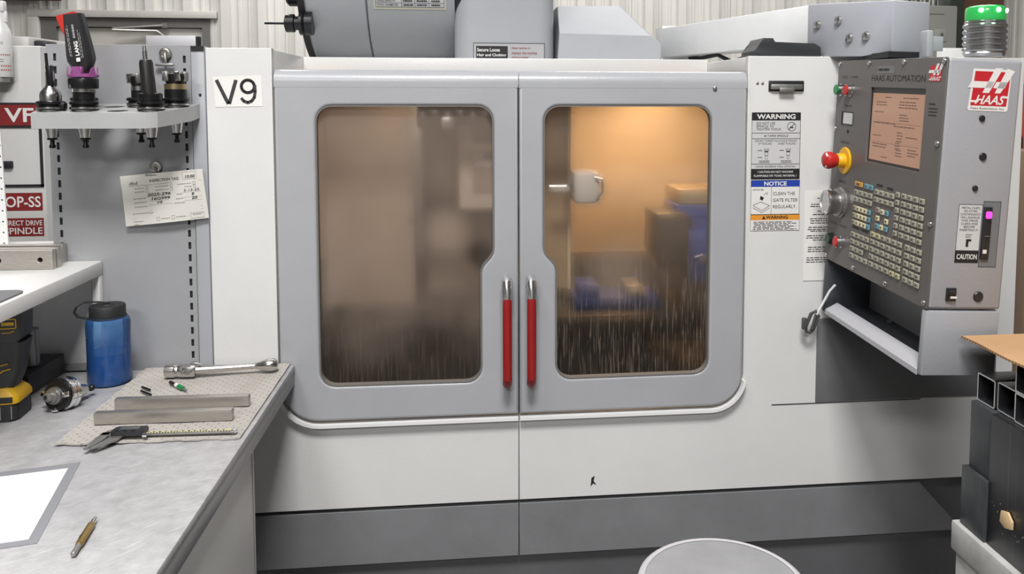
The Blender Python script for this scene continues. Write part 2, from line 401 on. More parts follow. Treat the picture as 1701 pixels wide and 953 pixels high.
dr = thing('door_1', 'far door in the ribbed wall with an overhead closer', None, (-2.67, 5, 0), kind='structure')
dfr = mat('door_frame_paint', (.46, .44, .41), .5, var=.1); dlf = mat('door_leaf_paint', (.50, .48, .44), .5, var=.06)
djm = mat('door_jamb_dark', (.13, .12, .115), .6)
g = G(dfr); g.box((-3.36, 4.955, 2.17), (-1.97, 5.02, 2.225), .004); obj('head_trim', g, dr)
g = G(dfr); g.box((-3.36, 4.955, 0), (-3.28, 5.02, 2.17), .004); obj('jamb_trim', g, dr)
g = G(djm); g.box((-3.28, 4.99, 2.10), (-2.03, 5.19, 2.168)); g.box((-3.28, 4.99, 0), (-3.17, 5.19, 2.10)); g.box((-2.09, 4.99, 0), (-2.03, 5.19, 2.10)); obj('jamb', g, dr)
g = G(dlf); g.box((-3.17, 5.03, .01), (-2.09, 5.07, 2.095)); leaf = obj('door_leaf', g, dr)
g = G(mat('closer_silver', (.60, .60, .63), .4)); g.box((-2.50, 4.955, 1.955), (-2.13, 5.028, 2.035), .006)
g.m(black).box((-2.13, 4.96, 1.95), (-2.11, 5.028, 2.03)); obj('door_closer', g, leaf)
g = G(dullsteel); g.tube([(-2.38, 4.99, 2.037), (-2.42, 4.97, 2.07), (-2.72, 4.90, 2.07)], .011); g.tube([(-2.72, 4.90, 2.08), (-2.36, 4.97, 2.115)], .008)
g.box((-2.38, 4.96, 2.095), (-2.34, 4.99, 2.13)); obj('closer_arm', g, leaf)
g = G(mat('sign_maroon', (.07, .02, .022), .6)); g.box((-4.2, 4.88, 2.285), (-3.09, 4.93, 2.75), .005)
tag(obj('wall_sign', g), 'dark maroon sign board high on the siding wall, cut off by the top edge', 'sign')

# ------------------------------------------------------------------ the machining centre
mc = thing('machining_center', 'large white and grey enclosed milling machine with two windowed sliding doors', 'machine', (.37, .5, 0))
XL, XR, XS = -.56, 1.305, .1045          # machine left, right and door seam
def lower(x0, x1, rl, rrad):
    pass
# front sheets: left post with lower left panel, right panel with lower right panel
def arc(cx, cy, r, a0, a1, n=8): return [(cx+r*math.cos(a0+(a1-a0)*i/n), cy+r*math.sin(a0+(a1-a0)*i/n)) for i in range(n+1)]
L = [(XL, .632), (XS-.0008, .632), (XS-.0008, .828)] + arc(-.335, .917, .089, -PI/2, -PI, 8) + [(-.424, 1.657), (XL, 1.657)]
g = G(white_paint).plate([L], FR(0), .02, .0015); lp = obj('left_front_panel', g, mc)
R_ = [(XS+.0008, .632), (XR, .632), (XR, 1.648), (.630, 1.648)] + arc(.550, .908, .080, 0, -PI/2, 8) + [(XS+.0008, .828)]
g = G(white_paint).plate([R_], FR(0), .02, .0015); rp = obj('right_front_panel', g, mc)
g = G(mat('panel_seam', (.05, .05, .052), .7)); g.box((.70, -.0012, .8305), (1.07, .002, .8325)); obj('panel_seam', g, rp)
g = G(mat('shade_sheet', (.155, .155, .16), .5, var=.15, scale=6)); g.box((.8065, -.003, .8345), (1.26, 0, 1.035), .001); obj('shade_sheet', g, rp)  # added dark sheet standing in for shade below the control box
# cabinet bodies behind the front sheets
g = G(white_paint); g.box((XL, .0205, .634), (-.424, 1.25, 1.656), .003); obj('left_column', g, mc)
g = G(white_paint); g.box((.925, .0205, .634), (XR, 1.25, 1.647), .003); g.box((.632, .0205, 1.605), (.9245, 1.25, 1.647), .003); obj('right_column', g, mc)
g = G(white_paint); g.box((-.4235, .335, 1.585), (.6315, .36, 1.655), .003); g.box((-.4235, .36, 1.62), (.6315, .9, 1.645)); roof = obj('roof_panel', g, mc)
for xs in (.105,): 
    g = G(leak_orange); g.box((.45, .30, 1.6), (.62, .334, 1.612)); obj('painted_light_leak', g, mc)  # orange strips paint in amber light leaking out above the doors
    g = G(leak_orange); g.box((-.415, .30, 1.6), (-.33, .334, 1.612)); obj('painted_light_leak', g, mc)
# white lip that follows the door opening
path = [(p[0], p[1]) for p in arc(-.335, .917, .089, PI, 1.5*PI, 8)] + [(XS-.002, .828)]
def lip(path):
    g = G(mat('trim_white', (.80, .80, .79), .3)); rings = []
    for i, p in enumerate(path):
        a = Vector(path[max(i-1, 0)]); b = Vector(path[min(i+1, len(path)-1)]); t = (b-a).normalized(); nrm = Vector((-t.y, t.x))
        q = Vector(p)
        rings.append([(q.x+nrm.x*s, y, q.y+nrm.y*s) for s, y in ((-.0035, -.017), (.0035, -.017), (.0035, .012), (-.0035, .012))])
    return g.loft(rings)
obj('door_trim', lip(path), mc)
path = [(XS+.002, .828)] + arc(.550, .908, .080, -PI/2, -.15, 8)
obj('door_trim', lip(path), mc)

# doors
pane_l = pane_mat('pane_film_left', (.40, .33, .28), .36, .54, 1.05, .15, (.86, .80, .75), ((-.055, 1.255, .075, .45), (-.30, 1.28, .07, .16), (-.24, 1.0, .08, .22), (.02, 1.20, .05, -.3)), .93, 1.16, .22, .75)
pane_r = pane_mat('pane_film_right', (.46, .40, .34), .12, .28, 1.17, .36, (.95, .90, .84), ((.33, 1.16, .10, .32),), .98, 1.18, .18, .5)
def step(pts): return pts
WL = arc(-.298, .952, .035, PI, 1.5*PI, 6) + arc(-.014, .951, .035, -PI/2, 0, 6) + [(.021, 1.165)] + arc(.056, 1.172, .035, PI, .72*PI, 4)[:0] + \
     [(.0225, 1.172), (.027, 1.181), (.043, 1.199), (.0478, 1.208), (.049, 1.22)] + arc(.014, 1.500, .035, 0, PI/2, 6) + arc(-.298, 1.500, .035, PI/2, PI, 6)
c2 = 2*XS
WR = [(c2-x+.0, z) for x, z in WL][::-1]
WR = [((x if x < .3 else x), z) for x, z in WR]
DL = [(-.418, 1.612)] + arc(-.335, .922, .083, PI, 1.5*PI, 10) + [(XS-.0012, .839), (XS-.0012, 1.612)]
DL = arc(-.335, .922, .083, PI, 1.5*PI, 10) + [(XS-.0012, .839), (XS-.0012, 1.586), (-.418, 1.586)]
DR = [(XS+.0012, .839)] + arc(.550, .913, .074, -PI/2, 0, 10) + [(.624, 1.586), (XS+.0012, 1.586)]
handle_me = tape_me = None
for nm, O, W, pm, side, lab in (('sliding_door', DL, WL, pane_l, -1, None), ('sliding_door', DR, WR, pane_r, 1, None)):
    g = G(grey_paint).plate([O, W], FR(-.013), .03, .006, 3); d = obj(nm, g, mc, sharp=30)
    # rolled top edge
    x0, x1 = (-.418, XS-.0012) if side < 0 else (XS+.0012, .624)
    g = G(grey_paint); g.prism([(-.0133, 1.574)] + arc(.0137, 1.585, .027, PI, PI/2, 12) + [(.017, 1.612), (.017, 1.574)], MX((x0, 0, 0), (0, 1, 0), (0, 0, 1)), 0, x1-x0); obj('door_top_roll', g, d)
    xs = [p[0] for p in W]; zs = [p[1] for p in W]
    big = [(p[0]+(.004 if p[0] > sum(xs)/len(xs) else -.004), p[1]+(.004 if p[1] > 1.22 else -.004)) for p in W]
    g = flat(G(pm)); g.poly(W, FR(.004)); obj('window_pane', g, d)
    g = G(mat('window_seal', (.16, .15, .14), .6)); rings = []
    k = len(W)
    for i in range(k):
        a, b = Vector(W[i-1]), Vector(W[(i+1) % k]); t = (b-a).normalized(); nn = Vector((-t.y, t.x))*.0025; q = Vector(W[i])
        rings.append([(q.x-nn.x*.2, -.0125, q.y-nn.y*.2), (q.x+nn.x, -.0125, q.y+nn.y), (q.x+nn.x, .006, q.y+nn.y), (q.x-nn.x*.2, .006, q.y-nn.y*.2)])
    rings.append(rings[0]); g.loft(rings, False); obj('window_seal', g, d)
    hx = .0765 if side < 0 else .130
    hp = [(hx, -.012, 1.148), (hx, -.03, 1.149), (hx, -.044, 1.144), (hx, -.052, 1.13), (hx, -.053, 1.09), (hx, -.053, .965), (hx, -.052, .935), (hx, -.044, .921), (hx, -.03, .917), (hx, -.012, .917)]
    g = G(mat('handle_chrome', (.85, .85, .86), .22, metal=1)).tube(hp, [.011, .0115, .0125, .0115, .0085, .0085, .0085, .0085, .0085, .009], 14); obj('door_handle', g, d, label='chrome pull handle')
    g = G(red_tape); zz = [1.118, 1.10, 1.085, .965, .935, .924]
    g.lathe([(.0088, 1.118), (.0098, 1.112), (.0102, 1.085), (.0102, .965), (.0101, .94), (.0098, .932)][::-1], MX((hx, -.053, 0), (1, 0, 0), (0, 1, 0)), 14)
    g.tube([(hx, -.053, .936), (hx, -.047, .9225), (hx, -.036, .918)], .0104, 12)
    obj('handle_wrap', g, d, label='red tape wrapped around the handle')
g = G(dullsteel); g.lathe([(.005, 0), (.005, .003), (.002, .005)], MX((.548, -.013, 1.574), (1, 0, 0), (0, 0, 1)), 10); obj('door_screw', g, mc)

# base
for x0, x1 in ((XL+.01, XS-.0008), (XS+.0008, 1.19)):
    pts = [(x0, .497), (x1, .497), (x1, .622), (x0, .622)] if x1 < 1 else [(x0, .497), (1.19, .497), (1.19, .50), (1.085, .615), (1.08, .622), (x0, .622)]
    g = G(base_paint).plate([pts], FR(.004), .02, .0015); obj('base_panel', g, mc)
g = G(dark_base); g.box((XL+.01, .022, .10), (XR-.01, .06, .632)); g.box((XL+.02, .06, .05), (XR-.02, 1.2, .5)); obj('base_skirt', g, mc)
for x in (-.45, 1.15):
    for y in (.15, 1.1): g = G(dark_base).lathe([(.05, 0), (.05, .03), (.02, .03), (.02, .06)], Matrix.Translation((x, y, 0)), 12); obj('levelling_foot', g, mc)

# inside of the enclosure
g = G(warmwall); g.box((-.42, .98, .55), (.92, 1.0, 1.6)); obj('enclosure_back', g, mc)
dkpan = mat('chip_pan_grey', (.10, .095, .095), .4, var=.3, scale=8)  # darker grey of low walls and pan stands in for shade
g = G(warmwall); g.box((-.4235, .03, 1.10), (-.418, .98, 1.6)); obj('enclosure_side', g, mc); g = G(warmwall); g.box((.915, .03, 1.10), (.920, .98, 1.6)); obj('enclosure_side', g, mc)
g = G(dkpan); g.box((-.4235, .03, .56), (-.418, .98, 1.10)); g.box((.915, .03, .56), (.920, .98, 1.10)); g.box((-.4235, .97, .56), (.92, .979, 1.02))
g.prism([(.03, .84), (.98, .70), (.98, .69), (.03, .83)], MX((-.42, 0, 0), (0, 1, 0), (0, 0, 1)), 0, 1.335)
obj('chip_pan', g, mc)
g = G(mat('guard_sheet', (.40, .32, .25), .5, var=.2, scale=6)); g.box((-.415, .60, .957), (-.165, .62, 1.6)); gp = obj('guard_sheet', g, mc); g = G(MATS['guard_sheet']); g.box((-.137, .77, .957), (.168, .785, 1.6)); obj('guard_sheet', g, mc)
g = G(dullsteel); g.box((-.165, .58, 1.10), (-.138, .63, 1.6), .002)
for z in (1.20, 1.29, 1.38, 1.47): g.lathe([(.006, 0), (.006, .004)], MX((-.178, .6, z), (1, 0, 0), (0, 0, 1)), 8)
obj('guard_post', g, gp)
g = G(mat('column_cover', (.36, .25, .15), .5, var=.2, scale=6)); g.box((.17, .62, .98), (.285, .95, 1.6)); g.m(mat('cover_edge', (.62, .5, .34), .4)).box((.285, .60, .98), (.294, .95, 1.6))
for z in (1.46, 1.52): g.m(dullsteel).lathe([(.006, 0), (.006, .004)], MX((.290, .6, z), (1, 0, 0), (0, 0, 1)), 8)
obj('way_cover', g, mc)
# spindle head with its label
g = G(mat('spindle_paint', (.60, .54, .46), .45)); g.box((-.035, .45, 1.245), (.125, .75, 1.60), .012); sh = obj('spindle_head', g, mc)
g = G(dkpan); g.lathe([(.03, .06), (.045, .08), (.07, .16), (.095, .2), (.1, .25)], Matrix.Translation((.045, .60, 1.0)), 20); obj('spindle_nose', g, sh)
g = flat(G(mat('label_brown', (.30, .25, .20), .5))); F = FR(.4492); g.rect(.004, 1.29, .11, 1.56, F)
g.m(decal_white).rect(.008, 1.365, .10, 1.425, F, .0004); g.m(ink).rect(.0595, 1.365, .061, 1.425, F, .0008)
g.poly(circ(.045, 1.395, .014, 10), F, .0008); g.text('2', F, .022, 1.396, .022, z=.0008); g.bars(.012, .10, 1.545, 10, .012, .004, F, .0006, 3)
obj('spindle_label', g, sh)
# tool carousel above the spindle
g = G(blackox); cc = Vector((-.06, .40, 1.50))
g.box((-.14, .36, 1.500), (.09, .60, 1.56), .004)
for k in range(7):
    x = -.125+.033*k; g.lathe([(.012, 0), (.016, .012), (.016, .03), (.011, .04)], Matrix.Translation((x, .350, 1.474 + .006*(k % 2))), 10)
obj('tool_carousel', g, mc)
g = G(steel); g.box((-.075, .325, 1.474), (-.045, .333, 1.502), .002); obj('carousel_plate', g, mc)
# coolant nozzle block on the column
g = G(mat('probe_grey', (.55, .53, .5), .4)); g.box((.285, .46, 1.255), (.362, .58, 1.345), .014); nb = obj('coolant_block', g, mc)
g = G(steel); g.tube([(.345, .455, 1.33), (.365, .45, 1.325), (.366, .45, 1.29), (.35, .455, 1.27)], .004); g.box((.27, .47, 1.31), (.29, .55, 1.33)); g.tube([(.22, .5, 1.3), (.285, .5, 1.3)], .008)
obj('nozzle_pipe', g, nb)
# machine table
tbl = mat('table_iron', (.06, .055, .052), .45, metal=.3, var=.2)
g = G(tbl); g.box((-.35, .38, .90), (.62, .80, .955), .004); g.box((-.2, .45, .75), (.5, .72, .90))
for k in range(3): g.box((-.35, .44+.12*k, .9555), (.62, .452+.12*k, .956))
obj('machine_table', g, mc)
# lamp inside the enclosure
g = G(mat('work_lamp_glow', (.9, .8, .6), .5, emit=(1, .72, .38), estr=9)); g.lathe([(.04, 0), (.05, .02), (.05, .03)], MX((.62, .93, 1.60), (1, 0, 0), (0, 0, 1)), 16); obj('work_lamp', g, mc)
for nm, loc, sz, pw, co in (('work_light', (.56, .72, 1.59), .14, 4.2, (1, .60, .29)), ('work_light', (-.1, .40, 1.59), .3, 2.0, (1, .80, .60))):
    d = bpy.data.lights.new(nm, 'AREA'); d.size = sz; d.energy = pw; d.color = co
    o = bpy.data.objects.new(nm, d); COL.objects.link(o); o.location = loc; o.rotation_euler = (0, 0, 0)
# rotary fixture and vise on the machine table
blue = mat('fixture_blue', (.02, .06, .26), .4)
rf = thing('rotary_fixture', 'dark and blue rotary work fixture seen through the right-hand machine window', 'fixture', (.62, .5, .956))
g = G(mat('fixture_dark', (.055, .05, .045), .45, metal=.3)); g.prism([(.518, 1.10), (.53, 1.088), (.612, 1.084), (.612, 1.227), (.518, 1.227)], FR(.60), 0, .16, .006); obj('dark_block', g, rf)
g = G(mat('fixture_leg', (.10, .085, .07), .5)); g.box((.535, .46, .9565), (.553, .58, 1.086)); obj('leg', g, rf)
g = G(mat('fixture_leg', (.10, .085, .07), .5)); g.box((.60, .46, .9565), (.66, .58, 1.03)); obj('leg', g, rf)
g = G(blue); g.box((.6125, .44, 1.03), (.86, .62, 1.175), .006); g.box((.590, .50, 1.205), (.86, .66, 1.245), .006); g.box((.63, .47, 1.175), (.85, .64, 1.205)); bb = obj('blue_body', g, rf)
g = G(steel); g.tube([(.63, .435, 1.10), (.65, .43, 1.108), (.67, .435, 1.095)], .006); obj('clamp_bolt', g, bb)
g = G(mat('top_jaw', (.40, .33, .22), .4, metal=.3)); g.box((.597, .50, 1.2455), (.86, .66, 1.288), .002); tj = obj('top_plate', g, rf)
g = G(ink)
for x in (.625, .66, .695):
    for y in (.53, .57, .61): g.lathe([(.006, 1.2882), (.005, 1.2884)], Matrix.Translation((x, y, 0)), 8)
obj('plate_holes', g, tj)
vz = thing('machine_vise', 'blurred blue vise low inside the machine behind the streaked window', 'vise', (.40, .52, .956))
g = G(blue); g.box((.29, .46, .9565), (.53, .60, .985), .004); obj('vise_body', g, vz)
g = G(blue); g.box((.30, .47, .985), (.36, .59, 1.02), .003); obj('fixed_jaw', g, vz)
g = G(dullsteel); g.box((.44, .47, .985), (.49, .59, 1.015), .003); obj('moving_jaw', g, vz)

# umbrella cover, column cover and hood above the roof
cov = mat('cover_grey', (.36, .375, .40), .35, var=.04, bump=.1, bscale=150)
M = MX((-.045, .90, 1.99), (0, 1, 0), (0, 0, 1))       # local z = +x
g = G(cov); g.lathe([(.335, -.425), (.34, -.42), (.34, -.255), (.336, -.252)], M, 64); g.lathe([(.338, -.25), (.342, -.247), (.342, -.012), (.335, 0)], M, 64)
um = obj('carousel_cover', g, mc, sharp=40)
g = G(rubber); g.lathe([(.30, .0), (.33, .002), (.33, .03), (.30, .032)], M, 48); obj('cover_rim', g, um); g = G(rubber); g.lathe([(.26, -.45), (.335, -.445), (.335, -.424), (.26, -.424)], M, 48); obj('cover_rim', g, um)
F = FR(.90-.3445, 0, 0)
def onbarrel(g):
    """wrap flat print (in x,z at y=0) round the barrel"""
    for v in g.bm.verts:
        a = (v.co.z-1.86)/.343; r = .343+max(-v.co.y, 0)
        th = math.asin((1.86-1.99)/.343)+a
        v.co.y = .90-r*math.cos(th); v.co.z = 1.99+r*math.sin(th)
    return g
g = flat(G(mat('plate_cream', (.55, .54, .42), .5))); F0 = FR(0)
g.rect(-.275, 1.800, -.07, 1.806, F0)
for i in range(12): g.rect(-.275, 1.806+.012*i, -.07, 1.818+.012*i, F0)
g.m(decal_grey)
for i in range(12): g.rect(-.272, 1.806+.012*i, -.073, 1.818+.012*i, F0, .0005)
g.m(ink)
for k in range(8): g.rect(-.27, 1.8075+.0125*k-.0006, -.075, 1.8075+.0125*k+.0006, F0, .001)
for x in (-.2695, -.196, -.158, -.118, -.0755):
    for k in range(8): g.rect(x-.0006, 1.8075+.0125*k, x+.0006, 1.820+.0125*k, F0, .001)
for k, s in enumerate(('TOOL DIAMETER', 'CAGE LENGTH', None)):
    z = 1.8138+.0125*k
    if s: g.text(s, F0, -.266, z, .0062, (.060, .052)[k], .01, align='L', z=.001)
    else: g.bars(-.266, -.225, z, 1, .01, .005, F0, .001, 77)
    for x in (-.177, -.138, -.097): g.bars(x-.015, x+.018, z, 1, .01, .005, F0, .001, int(x*1000)+k)
obj('data_plate', onbarrel(g), um)
# tools sticking out of the open left end
def holder_profile(s=1): return [(.008*s, 0), (.022*s, .01*s), (.0315*s, .012*s), (.0315*s, .018*s), (.027*s, .020*s), (.027*s, .024*s), (.0315*s, .026*s), (.0315*s, .032*s), (.022*s, .034*s), (.022*s, .06*s)]
for (y, z, kind) in ((.66, 1.85, 0), (.63, 1.765, 1), (.72, 1.93, 2)):
    Mx = MX((-.47, y, z), (0, 1, 0), (0, 0, -1))      # local z = -x
    g = G(blackox); g.lathe([(.034, -.02), (.034, 0), (.03, .004), (.034, .008), (.034, .016), (.022, .018)], Mx, 20)
    if kind == 0: g.lathe([(.03, .018), (.034, .03), (.034, .05), (.026, .058), (.01, .058)], Mx, 20)
    if kind == 1: g.m(dullsteel if False else blackox).lathe([(.02, .016), (.02, .03), (.026, .032), (.026, .055), (.012, .06)], Mx, 20); g.m(blackox).lathe([(.004, .06), (.004, .115)], Mx, 8)
    if kind == 2: g.lathe([(.003, .018), (.003, .055)], Mx, 8)
    obj('carousel_tool', g, um)
g = G(cov); cb = rr(-.047, .60, .247, 1.3, (.05, .05, .01, .01), 8); g.prism(cb, I4, 1.646, 2.25); col = obj('column_cover', g, mc, sharp=25)
g = flat(G(pend_grey)); F = FR(.5985); g.m(mat('sign_grey', (.40, .40, .415), .5)).rect(.008, 1.60, .216, 1.712, F); g.m(ink).frame(.008, 1.60, .216, 1.712, .0016, F, .0005)
g.rect(.016, 1.60, .108, 1.703, F, .0005)
g.m(decal_white).text('Secure Loose', F, .019, 1.692, .0105, .066, .02, align='L', z=.001); g.text('Hair and Clothing', F, .019, 1.676, .0105, .084, .02, align='L', z=.001)
g.m(decal_maroon)
for i, s in enumerate(('Never operate or', 'maintain this machine', 'without proper')): g.text(s, F, .119, 1.697-.0135*i, .009, (.056, .074, .05, .03)[i], 0, align='L', z=.001)
obj('safety_sign', g, col)
hoodp = [(.252, .60, 1.62), (.563, .60, 1.62), (.563, .60, 1.715), (.531, .60, 1.737), (.26, .60, 1.742), (.275, .80, 1.842), (.472, .80, 1.846), (.252, 1.2, 1.62), (.563, 1.2, 1.62), (.563, 1.2, 1.715), (.275, 1.2, 1.842), (.472, 1.2, 1.846), (.60, .80, 1.66), (.565, .72, 1.72)]
hoodp = hoodp[:12]
g = G(mat('hood_grey', (.42, .435, .465), .4, var=.05)); g.hull(hoodp); obj('motor_hood', g, mc, sharp=20)

# marks on the right front panel
g = flat(G(decal_white)); F = FR(-.0006); g.m(decal_grey).rect(.640, 1.3655, .7565, 1.5195, F)
g.m(ink).frame(.640, 1.3655, .7565, 1.5195, .001, F, .0002)
g.rect(.640, 1.501, .7565, 1.5195, F, .0002); g.rect(.640, 1.3655, .7565, 1.3895, F, .0002)
for z in (1.472, 1.459, 1.4005): g.rect(.640, z-.0006, .7565, z+.0006, F, .0002)
for i, s in enumerate(('DO NOT USE', 'SPINDLE TO', 'TIGHTEN TOOLS!')): g.text(s, F, .6515, 1.4945-.0068*i, .0052, (.044, .041, .058)[i], 0, align='L', z=.0004)
g.text('40 TAPER SPINDLE', F, .698, 1.4655, .005, .058, .0, z=.0004)
g.text('USE ONLY CORRECT PULLSTUDS & TOOLING', F, .698, 1.454, .004, .10, 0, z=.0004); g.text('CT TOOLING', F, .672, 1.4475, .004, .032, 0, z=.0004); g.text('DIN/BT TOOLING', F, .724, 1.4475, .004, .042, 0, z=.0004)
for x in (.676, .728):
    g.frame(x-.006, 1.432, x+.006, 1.436, .0006, F, .0004); g.frame(x-.004, 1.42, x+.004, 1.43, .0006, F, .0004); g.rect(x-.0045, 1.428, x+.0045, 1.4305, F, .0004); g.frame(x-.003, 1.412, x+.003, 1.42, .0005, F, .0004)
    g.bars(x-.021, x-.008, 1.432, 2, .016, .0016, F, .0004, 5); g.bars(x-.018, x+.014, 1.408, 2, .0035, .0014, F, .0004, 6)
g.text('! AVOID EXCESSIVE TOOL LENGTHS !', F, .698, 1.395, .0045, .098, 0, z=.0004)
for a0 in range(24):
    a, b = 2*PI*a0/24, 2*PI*(a0+1)/24; cx, cz, r = .735, 1.487, .0105
    g.poly([(cx+r*math.cos(a), cz+r*math.sin(a)), (cx+r*math.cos(b), cz+r*math.sin(b)), (cx+(r-.001)*math.cos(b), cz+(r-.001)*math.sin(b)), (cx+(r-.001)*math.cos(a), cz+(r-.001)*math.sin(a))], F, .0004)
g.poly([(.7275, 1.4803), (.7284, 1.4794), (.7426, 1.4936), (.7417, 1.4945)], F, .0004); g.rect(.731, 1.4835, .739, 1.4865, F, .0004)
g.m(decal_white).text('WARNING', F, .698, 1.510, .0115, .092, .03, z=.0004)
g.text('! CAUTION DO NOT MACHINE', F, .698, 1.3825, .0046, .085, .01, z=.0004); g.text('FLAMMABLE OR TOXIC MATERIAL !', F, .698, 1.3735, .0046, .102, .01, z=.0004)
obj('warning_decal', g, rp)
g = flat(G(decal_white)); g.rect(.6405, 1.2835, .7575, 1.3635, F); g.m(ink).frame(.6405, 1.2835, .7575, 1.3635, .0008, F, .0002); g.rect(.6895, 1.2835, .6903, 1.348, F, .0002)
g.m(decal_blue).rect(.6413, 1.348, .7567, 1.3627, F, .0003); g.m(decal_white).text('NOTICE', F, .699, 1.3552, .0098, .054, .03, z=.0005)
g.m(ink)
for i, s in enumerate(('CLEAN THE', 'GATE FILTER', 'REGULARLY.')): g.text(s, F, .694, 1.332-.0152*i, .0076, (.052, .059, .056)[i], 0, align='L', z=.0004)
g.text('GATE FILTER', F, .658, 1.341, .003, .026, .01, z=.0004)
g.poly([(.664, 1.327), (.672, 1.323), (.669, 1.316), (.662, 1.319)], F, .0004)
for a, b in (((.646, 1.305), (.667, 1.293)), ((.667, 1.293), (.686, 1.304)), ((.646, 1.305), (.664, 1.313)), ((.664, 1.313), (.686, 1.304)), ((.646, 1.300), (.667, 1.288)), ((.667, 1.288), (.686, 1.299)), ((.672, 1.329), (.680, 1.335)), ((.680, 1.335), (.679, 1.329))):
    t = (Vector(b)-Vector(a)).normalized(); nn = Vector((-t.y, t.x))*.0004
    g.poly([Vector(a)-nn, Vector(b)-nn, Vector(b)+nn, Vector(a)+nn], F, .0004)
obj('notice_decal', g, rp)
g = flat(G(decal_white)); g.rect(.6405, 1.2455, .7585, 1.2830, F); g.m(decal_orange).rect(.6405, 1.2705, .7585, 1.2830, F, .0002)
g.m(ink).frame(.6405, 1.2455, .7585, 1.2830, .0006, F, .0003); g.text('WARNING', F, .704, 1.2768, .0076, .053, .03, z=.0005)
g.poly([(.668, 1.2725), (.677, 1.2725), (.6725, 1.2808)], F, .0004); g.bars(.646, .752, 1.266, 6, .0034, .0014, F, .0004, 9)
obj('warning_decal', g, rp, label='orange warning decal with small print')
g = G(black); g.box((.678, -.003, 1.568), (.762, 0, 1.592), .001); g.m(dullsteel).box((.682, -.010, 1.572), (.757, -.003, 1.584), .002); g.box((.70, -.016, 1.567), (.735, -.010, 1.576), .002); obj('latch', g, rp)
g = G(dullsteel)
for x in (.652, .664): g.lathe([(.0035, 0), (.0035, .001), (.001, .002)], MX((x, 0, 1.586), (1, 0, 0), (0, 0, 1)), 8)
obj('panel_screws', g, rp)
g = G(mat('black_bracket', (.03, .032, .036), .5)); g.prism([(.646, 1.648), (.646, 1.66), (.66, 1.674), (.668, 1.690), (.692, 1.690), (.695, 1.679), (.79, 1.679), (.806, 1.67), (.808, 1.648)], FR(.10), 0, .09, .002); obj('rest_bracket', g, mc)
tagp = G(ink).poly([(.272, .676), (.280, .68), (.277, .668), (.284, .658), (.276, .662), (.270, .655)], FR(-.0004)); obj('paint_chip', flat(tagp), rp)

# notices stuck on the machine
g = flat(G(paper)); F = FR(-.0008); g.poly([(-.546, 1.596), (-.4455, 1.599), (-.4445, 1.533), (-.5415, 1.531)], F)
g.m(mat('marker_grey', (.035, .035, .037), .55))
T = MX((0, -.0012, 0), (1, 0, 0), (0, 0, 1))
def stroke(g, pts, wd, M, z=0):
    for a, b in zip(pts, pts[1:]):
        a, b = Vector(a), Vector(b); t = (b-a).normalized(); nn = Vector((-t.y, t.x))*wd/2; e = t*wd*.15
        g.poly([a-nn-e, b-nn+e, b+nn+e, a+nn-e], M, z)
stroke(g, [(-.538, 1.588), (-.5155, 1.539)], .0075, T); stroke(g, [(-.513, 1.539), (-.4985, 1.588)], .0075, T)
c9 = (-.474, 1.5755); r9 = .0135
stroke(g, [(c9[0]+r9*math.cos(2*PI*i/20), c9[1]+r9*math.sin(2*PI*i/20)) for i in range(21)], .0062, T, .0002)
stroke(g, [(-.4595, 1.5775), (-.459, 1.565), (-.461, 1.552), (-.467, 1.544), (-.475, 1.541), (-.483, 1.544), (-.4875, 1.550)], .0062, T, .0004)
tag(obj('number_sign', g), 'white paper sign reading V9 on the left front panel of the machine', 'sign')
g = flat(G(paper)); F = FR(-.0015); g.rect(.770, 1.126, .86, 1.338, F); g.m(ink)
R = random.Random(5)
for z, n, x0 in ((1.320, 1, .80), (1.306, 2, .783), (1.290, 1, .80), (1.282, 1, .79), (1.272, 3, .783), (1.252, 2, .778), (1.243, 1, .783), (1.232, 2, .775), (1.222, 1, .79), (1.205, 3, .778), (1.180, 3, .776)): g.bars(x0, .855, z, n, .005, .002, F, .0003, int(z*1000))
tag(obj('paper_notice', g), 'typed white paper notice taped beside the control, half hidden by its brown panel', 'paper')
# ------------------------------------------------------------------ control pendant (own frame: X along the face towards the viewer, Y up, Z out of the face)
pu = Vector((.00251, -.99961, -.02788)).normalized(); pv = Vector((.03785, -.02776, .9989)); pv = (pv-pu*pv.dot(pu)).normalized()
PM = MX((.8202, -.2487, 1.4045), pu, pv)
cp = thing('control_pendant', 'grey control box with brown key panel and amber screen, turned to face the doors', 'control panel', M=PM)
g = G(pend_grey); g.box((-.2145, -.2255, -.143), (.2145, .2255, -.0035), .006, seg=3); body = obj('housing', g, cp)
LCD = rr(-.056, .0155, .153, .169, .002, 2)
g = G(face_brown).plate([rr(-.215, -.226, .215, .226, .003, 3), LCD], I4, .0035, .0006); fp = obj('face_panel', g, cp, label='dark brown face panel')
g = flat(G(mat('screen_glow', (.16, .09, .06), .22, emit=(.52, .29, .19), estr=.62))); g.rect(-.05, .021, .148, .158, I4, -.0033)
g.m(mat('screen_bezel', (.03, .026, .024), .3)); g.rect(-.056, .0155, .153, .169, I4, -.00345)
g.m(mat('screen_text', (.11, .05, .035), .4))
for k, (x0, x1, y, n) in enumerate(((0, .03, .150, 1), (.07, .13, .150, 1), (-.035, .02, .140, 2), (.055, .135, .142, 3), (-.04, .0, .120, 1), (.06, .10, .117, 3), (-.04, .06, .098, 1), (.04, .13, .094, 1), (.056, .08, .082, 4), (-.04, 0, .072, 1), (.09, .14, .075, 1), (.052, .075, .062, 3), (-.04, .02, .055, 2), (.055, .08, .048, 3), (.10, .14, .052, 3), (.0, .03, .03, 1))):
    g.bars(x0, x1, y, n, .0055, .0018, I4, -.0031, k+3)
g.rect(-.045, .0995, .14, .1000, I4, -.0031); g.rect(-.045, .0585, .14, .0590, I4, -.0031)
obj('screen', g, cp, label='amber screen with lines of text')
